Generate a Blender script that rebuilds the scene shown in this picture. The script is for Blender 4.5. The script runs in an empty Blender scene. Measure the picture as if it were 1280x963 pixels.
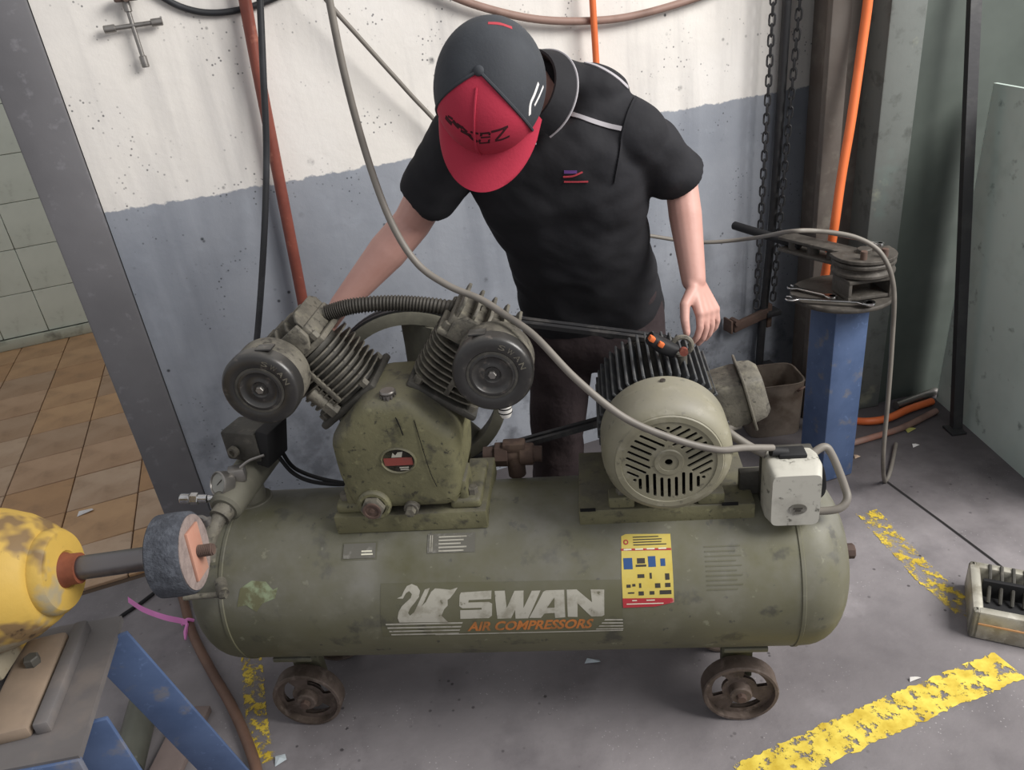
import bpy, bmesh, math, random
from mathutils import Vector as V, Matrix, Euler, Quaternion
from mathutils.bvhtree import BVHTree
from mathutils.geometry import tessellate_polygon
random.seed(7)
sc = bpy.context.scene
COL = sc.collection
PI = math.pi

# ------------------------------------------------------------------ camera
FPX, CAMH = 960.0, 1.5
_n = math.hypot(231, 1848.5)
D0, D1 = 231 / _n, 1848.5 / _n
PITCH = math.atan2(FPX, _n)
Fw = V((0, math.cos(PITCH), -math.sin(PITCH)))
Rr = V((1, 0, 0))
Uu = V((0, math.sin(PITCH), math.cos(PITCH)))
CAMX = Rr * D1 - Uu * D0
CAMY = Rr * D0 + Uu * D1
CP = V((0, 0, CAMH))
cam_d = bpy.data.cameras.new('camera')
cam_d.sensor_width = 36.0
cam_d.lens = FPX * 36.0 / 1280.0
cam_d.clip_start = 0.02
cam = bpy.data.objects.new('camera', cam_d)
COL.objects.link(cam)
m3 = Matrix((CAMX, CAMY, -Fw)).transposed()
cam.matrix_world = Matrix.Translation(CP) @ m3.to_4x4()
sc.camera = cam

# ------------------------------------------------------------------ light
world = bpy.data.worlds.new('world')
sc.world = world
world.use_nodes = True
bg = world.node_tree.nodes['Background']
bg.inputs[0].default_value = (0.97, 0.97, 1.0, 1)
bg.inputs[1].default_value = 0.56

def area(name, loc, target, sx, sy, power, col):
    l = bpy.data.lights.new(name, 'AREA')
    l.shape = 'RECTANGLE'; l.size = sx; l.size_y = sy
    l.energy = power; l.color = col
    o = bpy.data.objects.new(name, l)
    COL.objects.link(o)
    o.location = loc
    o.rotation_euler = (V(target) - V(loc)).to_track_quat('-Z', 'Y').to_euler()
    return o
# daylight from the open workshop front, to the right of and behind the camera
area('daylight_opening', (3.0, 0.3, 3.1), (0.3, 1.6, 0.4), 2.2, 1.8, 235, (1.0, 0.97, 0.93))

vs = sc.view_settings
vs.view_transform = 'Standard'
vs.look = 'None'
vs.exposure = 0.0
vs.gamma = 1.0
vs.use_curve_mapping = False

# ------------------------------------------------------------------ frames used to place things
def ray(x, y):
    return (Fw * FPX + CAMX * (x - 640) - CAMY * (y - 481.5)).normalized()
def dp(x, y, d):                       # point at a distance d along the view axis
    r = ray(x, y); return CP + r * (d / r.dot(Fw))
def fl(x, y, z=0.0):                   # point on the level plane z
    r = ray(x, y); return CP + r * ((z - CAMH) / r.z)
WA = math.radians(17.3)
Wd = V((math.cos(WA), math.sin(WA), 0)); Wn = V((math.sin(WA), -math.cos(WA), 0))
W0 = V((0.2646, 2.385, 0))
WM = Matrix.Translation(W0) @ Matrix.Rotation(WA, 4, 'Z')
WMi = WM.inverted()
def wl(x, y, off=0.0):                 # point on the painted wall, off metres in front of it
    r = ray(x, y); return CP + r * ((W0 + Wn * off - CP).dot(Wn) / r.dot(Wn))
TA = math.radians(-7.6)
Td = V((math.cos(TA), math.sin(TA), 0)); Tn = V((-math.sin(TA), math.cos(TA), 0))
T0 = V((0, 1.313, 0))
TM = Matrix.Translation(T0) @ Matrix.Rotation(TA, 4, 'Z')
TMi = TM.inverted()
def tk(x, y, ly):                      # point in compressor coordinates on the plane y = ly
    r = ray(x, y); p = CP + r * ((T0 + Tn * ly - CP).dot(Tn) / r.dot(Tn)); return TMi @ p

# ------------------------------------------------------------------ materials
def hx(h):
    h = h.lstrip('#'); o = []
    for i in (0, 2, 4):
        c = int(h[i:i + 2], 16) / 255
        o.append(c / 12.92 if c <= .04045 else ((c + .055) / 1.055) ** 2.4)
    return (*o, 1)
MATS = {}
class NT:
    def __init__(s, name):
        s.m = bpy.data.materials.new(name); s.m.use_nodes = True
        s.t = s.m.node_tree; s.b = s.t.nodes['Principled BSDF']
        s.tc = s.t.nodes.new('ShaderNodeTexCoord')
        s.co = s.tc.outputs['Object']
    def n(s, kind): return s.t.nodes.new(kind)
    def l(s, a, b): s.t.links.new(a, b)
    def scaled(s, sc_):
        mp = s.n('ShaderNodeMapping'); mp.inputs['Scale'].default_value = sc_
        s.l(s.co, mp.inputs[0]); return mp.outputs[0]
    def noise(s, scale, lo, hi, detail=4, vec=None, rough=.6):
        t = s.n('ShaderNodeTexNoise'); t.inputs['Scale'].default_value = scale
        t.inputs['Detail'].default_value = detail; t.inputs['Roughness'].default_value = rough
        s.l(vec or s.co, t.inputs['Vector'])
        return s.rng(t.outputs[0], lo, hi)
    def voro(s, scale, lo, hi, vec=None):
        t = s.n('ShaderNodeTexVoronoi'); t.inputs['Scale'].default_value = scale
        s.l(vec or s.co, t.inputs['Vector'])
        return s.rng(t.outputs['Distance'], lo, hi)
    def rng(s, out, lo, hi, a=0, b=1):
        r = s.n('ShaderNodeMapRange'); r.clamp = True
        r.inputs[1].default_value = lo; r.inputs[2].default_value = hi
        r.inputs[3].default_value = a; r.inputs[4].default_value = b
        s.l(out, r.inputs[0]); return r.outputs[0]
    def math(s, op, a, b):
        r = s.n('ShaderNodeMath'); r.operation = op
        for i, v in enumerate((a, b)):
            if isinstance(v, (int, float)): r.inputs[i].default_value = v
            else: s.l(v, r.inputs[i])
        return r.outputs[0]
    def mix(s, fac, a, b):
        r = s.n('ShaderNodeMix'); r.data_type = 'RGBA'
        if isinstance(fac, (int, float)): r.inputs[0].default_value = fac
        else: s.l(fac, r.inputs[0])
        for i, v in ((6, a), (7, b)):
            if isinstance(v, tuple): r.inputs[i].default_value = v
            else: s.l(v, r.inputs[i])
        return r.outputs[2]
    def bump(s, h, strength, dist=.01):
        b = s.n('ShaderNodeBump'); b.inputs['Strength'].default_value = strength
        b.inputs['Distance'].default_value = dist
        s.l(h, b.inputs['Height']); s.l(b.outputs[0], s.b.inputs['Normal'])
    def done(s, colr, rough, metal=0, spec=.5):
        if isinstance(colr, tuple): s.b.inputs['Base Color'].default_value = colr
        else: s.l(colr, s.b.inputs['Base Color'])
        if isinstance(rough, (int, float)): s.b.inputs['Roughness'].default_value = rough
        else: s.l(rough, s.b.inputs['Roughness'])
        s.b.inputs['Metallic'].default_value = metal
        s.b.inputs['Specular IOR Level'].default_value = spec
        return s.m

def mk(name, col, rough=.6, metal=0, layers=(), bump=None, dust=None, spec=.4):
    """layers: (colour, scale, lo, hi, amount[, 'v']) noise or voronoi spots; dust settles on upward faces"""
    t = NT(name); c = hx(col)
    for L in layers:
        f = t.voro(L[1], L[3], L[2]) if len(L) > 5 else t.noise(L[1], L[2], L[3])
        c = t.mix(t.math('MULTIPLY', f, L[4]), c, hx(L[0]))
    if dust:
        g = t.n('ShaderNodeNewGeometry'); sx = t.n('ShaderNodeSeparateXYZ'); t.l(g.outputs['Normal'], sx.inputs[0])
        f = t.rng(sx.outputs[2], dust[2], dust[3])
        f = t.math('MULTIPLY', f, t.noise(9, .25, .75))
        c = t.mix(t.math('MULTIPLY', f, dust[1]), c, hx(dust[0]))
    if bump:
        t.bump(t.noise(bump[0], 0, 1), bump[1], bump[2] if len(bump) > 2 else .003)
    m = t.done(c, rough, metal, spec)
    MATS[name] = m
    return m

# ------------------------------------------------------------------ mesh helpers
def frame(z, xh=None):
    z = V(z).normalized()
    if xh is None: xh = V((1, 0, 0)) if abs(z.x) < .9 else V((0, 1, 0))
    y = z.cross(V(xh)).normalized(); x = y.cross(z)
    return Matrix((x, y, z)).transposed()
def catmull(pts, per=8):
    pts = [V(p) for p in pts]
    if len(pts) < 3: return pts
    P = [pts[0] * 2 - pts[1]] + pts + [pts[-1] * 2 - pts[-2]]
    out = []
    for i in range(1, len(P) - 2):
        a, b, c, d = P[i - 1:i + 3]
        for k in range(per):
            t = k / per
            out.append(.5 * ((2 * b) + (c - a) * t + (2 * a - 5 * b + 4 * c - d) * t * t + (3 * b - a - 3 * c + d) * t ** 3))
    out.append(pts[-1]); return out

def ext(pts, start=0, end=0):
    """carry a hose on beyond its first and last point"""
    pts = [V(p) for p in pts]
    def run(p, q, L):
        d = (p - q).normalized(); out = []; c = p.copy(); st = min((p - q).length, .1); n_ = 0.
        while n_ < L: d = (d + V((0, 0, .12))).normalized(); c = c + d * st; n_ += st; out.append(c)
        return out
    if start: pts = run(pts[0], pts[1], start)[::-1] + pts
    if end: pts = pts + run(pts[-1], pts[-2], end)
    return pts

class G:
    def __init__(s): s.v = []; s.f = []
    def raw(s, verts, faces, M=None):
        o = len(s.v)
        for p in verts:
            p = V(p); s.v.append(M @ p if M is not None else p)
        for f in faces: s.f.append(tuple(i + o for i in f))
        return s
    def bm(s, b, M=None):
        b.verts.ensure_lookup_table(); b.verts.index_update()
        s.raw([v.co.copy() for v in b.verts], [[v.index for v in f.verts] for f in b.faces], M); b.free(); return s
    def box(s, c, size, rot=None, bevel=0, seg=2):
        b = bmesh.new(); bmesh.ops.create_cube(b, size=1)
        for v in b.verts: v.co = V((v.co.x * size[0], v.co.y * size[1], v.co.z * size[2]))
        if bevel: bmesh.ops.bevel(b, geom=list(b.edges), offset=bevel, segments=seg, affect='EDGES', profile=.5)
        R = Matrix.Identity(4)
        if rot is not None: R = rot.to_4x4() if isinstance(rot, Matrix) else Euler(rot).to_matrix().to_4x4()
        return s.bm(b, Matrix.Translation(V(c)) @ R)
    def lathe(s, prof, o, axis, n=32, xh=None, closed=False, sx=1, sy=1):
        """prof: (radius, height) along the axis from o"""
        R = frame(axis, xh); o = V(o); vs_, fs = [], []; k = len(prof)
        for i in range(n):
            a = 2 * PI * i / n
            for r, h in prof: vs_.append(o + R @ V((r * math.cos(a) * sx, r * math.sin(a) * sy, h)))
        for i in range(n):
            j = (i + 1) % n
            for q in range(k - 1 if not closed else k):
                w = (q + 1) % k
                fs.append((i * k + q, j * k + q, j * k + w, i * k + w))
        if not closed:
            if prof[0][0] > 1e-6: fs.append(tuple(i * k for i in range(n))[::-1])
            if prof[-1][0] > 1e-6: fs.append(tuple(i * k + k - 1 for i in range(n)))
        return s.raw(vs_, fs)
    def cyl(s, a, b, r0, r1=None, n=20, bev=0):
        a, b = V(a), V(b); L = (b - a).length; r1 = r0 if r1 is None else r1
        p = [(r0, 0), (r1, L)] if not bev else [(r0 - bev, 0), (r0, bev), (r1, L - bev), (r1 - bev, L)]
        return s.lathe(p, a, b - a, n)
    def tube(s, pts, r, n=10, per=8, ends=True, corr=None):
        P = catmull(pts, per); K = len(P)
        rs = r if isinstance(r, (list, tuple)) else [r] * K
        if len(rs) != K:
            rs = [rs[min(len(rs) - 1, int(i * (len(rs) - 1) / (K - 1)))] + (rs[min(len(rs) - 1, int(i * (len(rs) - 1) / (K - 1)) + 1)] - rs[min(len(rs) - 1, int(i * (len(rs) - 1) / (K - 1)))]) * ((i * (len(rs) - 1) / (K - 1)) % 1) for i in range(K)]
        if corr: rs = [rr * (corr if i % 2 else 1) for i, rr in enumerate(rs)]
        tang = [(P[min(i + 1, K - 1)] - P[max(i - 1, 0)]).normalized() for i in range(K)]
        R = frame(tang[0]); x = R.col[0].copy(); vs_, fs = [], []
        for i in range(K):
            x = (x - tang[i] * x.dot(tang[i])).normalized(); y = tang[i].cross(x)
            for k in range(n):
                a = 2 * PI * k / n; vs_.append(P[i] + (x * math.cos(a) + y * math.sin(a)) * rs[i])
        for i in range(K - 1):
            for k in range(n):
                j = (k + 1) % n; fs.append((i * n + k, i * n + j, (i + 1) * n + j, (i + 1) * n + k))
        if ends:
            fs.append(tuple(range(n))[::-1]); fs.append(tuple(range((K - 1) * n, K * n)))
        return s.raw(vs_, fs)
    def prism(s, poly, M, depth, bevel=0, seg=2):
        """polygon in the local xy plane of M, extruded along local z by depth"""
        b = bmesh.new()
        vs_ = [b.verts.new((p[0], p[1], 0)) for p in poly]
        f = b.faces.new(vs_)
        r = bmesh.ops.extrude_face_region(b, geom=[f])
        for e in r['geom']:
            if isinstance(e, bmesh.types.BMVert): e.co.z += depth
        bmesh.ops.recalc_face_normals(b, faces=b.faces)
        if bevel: bmesh.ops.bevel(b, geom=list(b.edges), offset=bevel, segments=seg, affect='EDGES', profile=.5)
        return s.bm(b, M)
    def ell(s, c, rad, R=None, n=20, m=12):
        c = V(c); vs_, fs = [c + (R @ V((0, 0, rad[2])) if R else V((0, 0, rad[2])))], []
        for i in range(1, m):
            t = PI * i / m
            for k in range(n):
                a = 2 * PI * k / n; p = V((rad[0] * math.sin(t) * math.cos(a), rad[1] * math.sin(t) * math.sin(a), rad[2] * math.cos(t)))
                vs_.append(c + (R @ p if R else p))
        p = V((0, 0, -rad[2])); vs_.append(c + (R @ p if R else p))
        for k in range(n): fs.append((0, 1 + k, 1 + (k + 1) % n))
        for i in range(m - 2):
            for k in range(n):
                j = (k + 1) % n; a = 1 + i * n; fs.append((a + k, a + n + k, a + n + j, a + j))
        a = 1 + (m - 2) * n; L = len(vs_) - 1
        for k in range(n): fs.append((a + k, L, a + (k + 1) % n))
        return s.raw(vs_, fs)
    def cap(s, a, b, r0, r1, n=16):            # tapered capsule
        a, b = V(a), V(b); s.ell(a, (r0,) * 3, n=n); s.ell(b, (r1,) * 3, n=n); return s.cyl(a, b, r0, r1, n=n)
    def loft(s, rings, n=28, p=2.3):           # rings: centre, half-width vector, half-depth vector
        vs_, fs = [], []
        for c, w, d in rings:
            for k in range(n):
                a = 2 * PI * k / n; ca, sa = math.cos(a), math.sin(a)
                vs_.append(V(c) + V(w) * math.copysign(abs(ca) ** (2 / p), ca) + V(d) * math.copysign(abs(sa) ** (2 / p), sa))
        for i in range(len(rings) - 1):
            for k in range(n):
                j = (k + 1) % n; fs.append((i * n + k, i * n + j, (i + 1) * n + j, (i + 1) * n + k))
        fs.append(tuple(range(n))[::-1]); fs.append(tuple(range((len(rings) - 1) * n, len(rings) * n)))
        return s.raw(vs_, fs)
    def mesh(s, name, off=None, smooth=True, ang=38):
        me = bpy.data.meshes.new(name)
        me.from_pydata([(p - off) if off else p for p in s.v], [], s.f)
        b = bmesh.new(); b.from_mesh(me); bmesh.ops.recalc_face_normals(b, faces=b.faces); b.to_mesh(me); b.free()
        if smooth:
            me.polygons.foreach_set('use_smooth', [True] * len(me.polygons))
            me.set_sharp_from_angle(angle=math.radians(ang))
        return me

def mset(me, mat):
    me.materials.clear(); me.materials.append(MATS[mat] if isinstance(mat, str) else mat)
def link(name, me, parent=None, loc=(0, 0, 0)):
    o = bpy.data.objects.new(name, me); COL.objects.link(o)
    o.location = loc
    if parent: o.parent = parent
    return o
def tag(o, label=None, cat=None, group=None, kind=None):
    if label: o['label'] = label
    if cat: o['category'] = cat
    if group: o['group'] = group
    if kind: o['kind'] = kind
    return o
def root(name, loc, label, cat, group=None, rotz=0):
    o = bpy.data.objects.new(name, None); COL.objects.link(o); o.location = loc; o.rotation_euler = (0, 0, rotz)
    o.empty_display_size = .1
    return tag(o, label, cat, group)
def part(g, name, mat, parent, off=None, smooth=True, ang=38):
    """mesh given in the parent's own coordinates, or in world coordinates when off = root location"""
    me = g.mesh(name, V(off) if off is not None else None, smooth, ang); mset(me, mat); return link(name, me, parent)
def thing(g, name, mat, label, cat, group=None, kind=None, smooth=True, ang=38, loc=None):
    xs = g.v
    if loc is None:
        loc = V(((min(p.x for p in xs) + max(p.x for p in xs)) / 2, (min(p.y for p in xs) + max(p.y for p in xs)) / 2, min(p.z for p in xs)))
    me = g.mesh(name, V(loc), smooth, ang); mset(me, mat); return tag(link(name, me, None, loc), label, cat, group, kind)
def struct(g, name, mat, M=Matrix.Identity(4), smooth=False):
    me = g.mesh(name, None, smooth); mset(me, mat); o = link(name, me); o.matrix_world = M; o['kind'] = 'structure'; return o
def remesh(g, name, voxel, smooth_it=3, fac=.5):
    me = g.mesh(name, smooth=False); o = link(name + '_tmp', me)
    md = o.modifiers.new('r', 'REMESH'); md.mode = 'VOXEL'; md.voxel_size = voxel; md.use_smooth_shade = True
    dg = bpy.context.evaluated_depsgraph_get(); dg.update()
    out = bpy.data.meshes.new_from_object(o.evaluated_get(dg))
    bpy.data.objects.remove(o)
    b = bmesh.new(); b.from_mesh(out)
    for _ in range(smooth_it): bmesh.ops.smooth_vert(b, verts=b.verts, factor=fac, use_axis_x=True, use_axis_y=True, use_axis_z=True)
    b.to_mesh(out); b.free()
    out.polygons.foreach_set('use_smooth', [True] * len(out.polygons))
    out.name = name
    return out
def offset_mesh(me, loc):
    me.transform(Matrix.Translation(-V(loc)))
def dup(o, parent=None):
    c = o.copy(); COL.objects.link(c); c.parent = parent
    for ch in o.children: dup(ch, c)
    return c

# ------------------------------------------------------------------ surfaces
def wall_paint():
    t = NT('wall_paint')
    sx = t.n('ShaderNodeSeparateXYZ'); t.l(t.co, sx.inputs[0])
    edge = t.math('ADD', sx.outputs[2], t.noise(22, .3, .7, 5)); # ragged paint line
    edge2 = t.math('ADD', sx.outputs[2], t.math('MULTIPLY', t.noise(22, .25, .75, 6), .018))
    up = t.rng(edge2, 1.108, 1.112)
    white = t.mix(t.math('MULTIPLY', t.noise(2.2, .40, .72), .55), hx('dedad4'), hx('b9b6b4'))
    white = t.mix(t.math('MULTIPLY', t.noise(1.1, .5, .62, 8), .5), white, hx('efece8'))
    streak = t.noise(5, .52, .75, 4, t.scaled((1.6, 1, .12)))
    white = t.mix(t.math('MULTIPLY', streak, .5), white, hx('9c9a9a'))
    grey = t.mix(t.noise(2.6, .35, .7), hx('9599a1'), hx('828790'))
    grey = t.mix(t.math('MULTIPLY', t.noise(13, .55, .75, 6), .5), grey, hx('9aa0aa'))
    grey = t.mix(t.math('MULTIPLY', streak, .35), grey, hx('5b606a'))
    c = t.mix(up, grey, white)
    # pitting, drips and grease spots
    sp = t.math('MULTIPLY', t.voro(26, .16, .07), t.noise(4, .55, .62))
    c = t.mix(t.math('MULTIPLY', sp, .9), c, hx('2c2e33'))
    sp2 = t.math('MULTIPLY', t.voro(70, .22, .12), t.noise(7, .52, .60))
    c = t.mix(t.math('MULTIPLY', sp2, .8), c, hx('3a3c42'))
    sp3 = t.math('MULTIPLY', t.voro(11, .13, .05), t.noise(2.3, .5, .58))
    sp3 = t.math('MULTIPLY', sp3, t.noise(40, .35, .6, 6))
    c = t.mix(t.math('MULTIPLY', sp3, .85), c, hx('303238'))
    low = t.math('MULTIPLY', t.rng(sx.outputs[2], .75, .15), t.noise(9, .48, .62, 6))
    c = t.mix(t.math('MULTIPLY', low, .6), c, hx('3d3e44'))
    t.bump(t.noise(30, 0, 1, 6), .25, .006)
    MATS['wall_paint'] = t.done(c, .75, 0, .3)
wall_paint()
def concrete():
    t = NT('concrete')
    c = t.mix(t.noise(1.3, .35, .68, 6), hx('757173'), hx('928d8f'))
    c = t.mix(t.math('MULTIPLY', t.noise(6, .5, .75, 8), .55), c, hx('585458'))
    c = t.mix(t.math('MULTIPLY', t.noise(2.1, .58, .70, 6), .55), c, hx('a39ea1'))
    c = t.mix(t.math('MULTIPLY', t.math('MULTIPLY', t.voro(30, .15, .08), t.noise(3, .5, .6)), .85), c, hx('2d2a2c'))
    c = t.mix(t.math('MULTIPLY', t.math('MULTIPLY', t.voro(90, .16, .10), t.noise(5, .5, .6)), .7), c, hx('b5b1b2'))
    c = t.mix(t.math('MULTIPLY', t.noise(.9, .45, .62, 5), .5), c, hx('544f51'))
    # oily, trampled ground near the back wall
    sx = t.n('ShaderNodeSeparateXYZ'); t.l(t.co, sx.inputs[0])
    back = t.rng(t.math('ADD', sx.outputs[1], t.math('MULTIPLY', t.noise(2.5, .3, .7, 5), .5)), 1.85, 2.35)
    c = t.mix(t.math('MULTIPLY', back, .75), c, hx('3c383a'))
    t.bump(t.noise(45, 0, 1, 6), .3, .004)
    MATS['concrete'] = t.done(c, t.noise(3, .2, .8, 4), 0, .35)
    r = t.b.inputs['Roughness'].links[0].from_node
    r.inputs[3].default_value = .55; r.inputs[4].default_value = .8
concrete()
def worn_paint(name, col, lo, hi, sc_=30):
    t = NT(name)
    c = t.mix(t.noise(18, .4, .7), hx(col), hx('b79a2a'))
    a = t.math('MULTIPLY', t.noise(sc_, lo, hi, 7, None, .7), t.noise(7, lo - .12, hi - .1, 4))
    t.l(a, t.b.inputs['Alpha'])
    MATS[name] = t.done(c, .6, 0, .4)
worn_paint('yellow_line', 'e3cd58', .42, .47)
worn_paint('yellow_faded', 'd9bf4a', .47, .56, 34)

mk('jamb_grey', '6d6c6f', .7, 0, [('58575a', 3, .4, .7, .6), ('86858a', 25, .6, .7, .5)], (40, .2))
mk('wall_tile', 'd3d9cc', .35, 0, [('bcc3b6', 3, .4, .7, .6), ('8d9084', 12, .58, .75, .45)], (60, .08))
mk('grout', '7c7f78', .9)
mk('floor_tile', 'a8876a', .5, 0, [('8f6e50', 4, .4, .7, .7), ('6f5a48', 10, .55, .75, .55), ('b99b80', 2, .5, .7, .5)], (50, .15))
mk('floor_grout', '4d3f33', .9)
mk('column_steel', '5b5550', .75, .0, [('4a3f38', 5, .4, .7, .7), ('7a756c', 12, .55, .7, .5)], (30, .3))
mk('column_face', '676b68', .65, 0, [('4a4c48', 16, .56, .66, .7), ('5e625f', 4, .42, .68, .7), ('a3a58f', 7, .6, .7, .5), ('3d3f3c', 9, .6, .72, .7), ('6f8a84', 3, .6, .7, .4)], (30, .3))
mk('sheet_dark', '4d544f', .5, 0, [('3a403c', 3, .4, .7, .7), ('6a706c', 1.4, .52, .7, .6)], (12, .1))
mk('board_green', 'c2d0c9', .6, 0, [('abbab3', 3, .42, .7, .7), ('56625e', 14, .62, .72, .7), ('a9b8b1', 6, .55, .7, .5)], (40, .15))
mk('dark_steel', '3a3a3c', .5, .3, [('50504f', 12, .5, .7, .6)], (40, .2))
mk('rusty', '5a4840', .8, 0, [('3e3430', 9, .42, .65, .7), ('7a6658', 20, .55, .7, .5)], (60, .4))

# ------------------------------------------------------------------ the setting
# concrete floor: everything in front of the wall line
fg = G()
cor = [WM @ V((-6, -0.0, 0)), WM @ V((5, -0.0, 0)), V((6, -3, 0)), V((-6, -3, 0))]
fg.raw([*cor, *[p - V((0, 0, .1)) for p in cor]], [(0, 3, 2, 1), (4, 5, 6, 7), (0, 1, 5, 4), (1, 2, 6, 5), (2, 3, 7, 6), (3, 0, 4, 7)])
floor = struct(fg, 'floor', 'concrete')
# slab joint in the floor
P = [fl(1105, 600), fl(1180, 655), fl(1240, 700), fl(1300, 748)]
g = G()
for a, b in zip(P, P[1:]):
    dd = (b - a).normalized(); nn = V((-dd.y, dd.x, 0)) * .004
    g.raw([a + nn, b + nn, b - nn, a - nn], [(0, 1, 2, 3)], Matrix.Translation((0, 0, .0012)))
mk('joint_dark', '1d1b1c', .9)
part(g, 'slab_joint', 'joint_dark', floor)

wg = G(); wg.box((.03, .06, 1.3), (2.66, .12, 2.6))
struct(wg, 'wall_back', 'wall_paint', WM)
jg = G(); jg.box((-1.365, .058, 1.3), (.125, .14, 2.6), bevel=.006)
struct(jg, 'trim_1', 'jamb_grey', WM, True)
lg_ = G(); lg_.box((-5.4, .06, 1.3), (3.4, .12, 2.6)); struct(lg_, 'wall_left', 'wall_paint', WM)

# tiled room seen through the doorway
tf = G(); tf.box((-2.4, 1.30, -.06), (3.8, 2.6, .1))
tfloor = struct(tf, 'floor_tiled', 'floor_grout', WM)
tile_g = G(); tile_g.box((0, 0, -.006), (.243, .249, .012), bevel=.002, seg=1)
tile_me = tile_g.mesh('tile'); mset(tile_me, 'floor_tile')
tcol = ['b39478', 'b8946f', 'a88d74', 'b59c84', 'ac8763']
tms = []
for i, h in enumerate(tcol):
    m_ = tile_me.copy(); mset(m_, mk('floor_tile_%d' % i, h, .5, 0, [('8f6e50', 4, .4, .7, .6), ('6f5a48', 10, .55, .75, .5)], (50, .15))); tms.append(m_)
for i in range(-11, 3):
    for j in range(10):
        s_ = -1.845 - .125 + .247 * (i + 2); y_ = .16 + .2535 * j
        if s_ < -4.2 or s_ > -.8: continue
        o = link('tile', random.choice(tms), tfloor, (s_, y_, random.uniform(-.001, .0008)))
tw = G(); tw.box((-2.4, 2.62, 1.3), (3.8, .1, 2.6))
twall = struct(tw, 'wall_far', 'grout', WM)
wt_g = G(); wt_g.box((0, 0, 0), (.229, .012, .237), bevel=.002, seg=1)
wt_me = wt_g.mesh('tile'); mset(wt_me, 'wall_tile')
for i in range(-9, 5):
    for j in range(10):
        link('tile', wt_me, twall, (-1.948 - .117 + .2325 * i + .0, 2.566, .181 + .240 * j))
bb = G()
bb.box((-2.4, 2.548, .03), (3.8, .022, .06), bevel=.008)
struct(bb, 'baseboard_far', mk('skirting', 'b3b6a6', .5, 0, [('6a6a5e', 9, .5, .68, .8)], (30, .2)), WM, True)

# yellow floor markings
def line_strip(name, pts, w, mat, label, grp=None):
    g = G(); P = [V(p) for p in pts]; L = []
    P = [P[i].lerp(P[i + 1], k / 40) for i in range(len(P) - 1) for k in range(40)] + [P[-1]]
    d = (P[-1] - P[0]).normalized(); n_ = V((-d.y, d.x, 0)) * w / 2; ja = jb = 0
    for i, p in enumerate(P):
        ja = ja * .5 + random.uniform(-.09, .05); jb = jb * .5 + random.uniform(-.09, .05)
        L += [p + n_ * (1 + ja), p - n_ * (1 + jb)]
    z = V((0, 0, .0015))
    g.raw([p + z for p in L], [(2 * i, 2 * i + 1, 2 * i + 3, 2 * i + 2) for i in range(len(P) - 1)])
    thing(g, name, mat, label, 'floor line', grp, smooth=False)
line_strip('floor_line', [fl(930, 978), fl(1040, 927), fl(1150, 878), fl(1262, 832)], .085, 'yellow_line', 'thick worn bright yellow line painted on the floor')
line_strip('floor_line', [fl(1083, 640), fl(1120, 680), fl(1160, 722), fl(1215, 770)], .07, 'yellow_faded', 'faded yellow line leading to the metal tray')
line_strip('floor_line', [fl(314, 815), fl(318, 870), fl(322, 915), fl(330, 955)], .055, 'yellow_faded', 'patchy yellow paint beside the left castor of the compressor')

# steel column: left flange, recessed web, wide right flange
cg = G()
CX = Matrix.Translation((1.03, 2.36, 0)) @ Matrix.Rotation(math.radians(4), 4, 'Z')
cg.box((.03, .015, 1.3), (.06, .03, 2.6), bevel=.004)
cg.box((.12, .16, 1.3), (.14, .10, 2.6))
col = struct(cg, 'column', 'column_steel', CX, True)
cg = G(); cg.box((.232, .10, 1.3), (.112, .2, 2.6), bevel=.006)
part(cg, 'flange', 'column_face', col)
# dark sheet wall right of the column
sg = G()
SM = Matrix.Translation((1.30, 2.40, 0)) @ Matrix.Rotation(math.radians(9), 4, 'Z')
sg.box((2.2, .05, 1.3), (4.5, .1, 2.6))
struct(sg, 'wall_right', 'sheet_dark', SM)

# dark steel angle post leaning on the sheet wall
g = G(); a = V((1.485, 2.165, 0)); b = V((1.432, 2.355, 1.40))
R_ = frame(b - a, (1, 0, 0))
M_ = Matrix.Translation(a) @ R_.to_4x4()
g.prism([(-.016, 0), (.016, 0), (.016, .006), (-.009, .006), (-.009, .022), (-.016, .022)], M_, (b - a).length)
g.box(a + V((-.012, .0, .004)), (.05, .06, .008), bevel=.001)
thing(g, 'angle_post', 'dark_steel', 'dark steel angle post standing in front of the leaning green board', 'post', smooth=True)

# pale green board leaning against the corner
g = G()
a0, a1 = fl(1168, 500) + V((.006, 0, 0)), fl(1330, 645) + V((.006, 0, 0))
lean = V((.018, .0, 1.085))
nn = V((.012, 0, 0))
q = [a0, a1, a1 + lean, a0 + lean]
g.raw([*q, *[p + nn for p in q]], [(0, 1, 2, 3), (7, 6, 5, 4), (0, 4, 5, 1), (1, 5, 6, 2), (2, 6, 7, 3), (3, 7, 4, 0)])
thing(g, 'board', 'board_green', 'pale green stained board leaning upright beside the dark post', 'board', smooth=False)

# ------------------------------------------------------------------ pipes, hoses and cables on the wall
mk('pipe_red', '80463a', .45, 0, [('6d3a32', 8, .45, .65, .8), ('c98a72', 14, .6, .72, .6)], (60, .2))
mk('hose_black', '26272a', .5, 0, [('3f4145', 9, .5, .7, .6)])
mk('hose_orange', 'd8703f', .4, 0, [('b85227', 6, .5, .7, .5)])
mk('hose_brown', '8a7066', .6, 0, [('6b544a', 8, .45, .65, .8), ('b0705a', 3, .5, .62, .7)], (50, .2))
mk('cable_grey', '77726b', .5, 0, [('55514c', 7, .5, .65, .6)])
mk('chrome', 'c8c8c8', .25, 1.0, [('8a8480', 16, .55, .7, .6)])
mk('steel_worn', '8f8c88', .38, .8, [('5a5550', 12, .5, .7, .7)], (50, .15))

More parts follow.
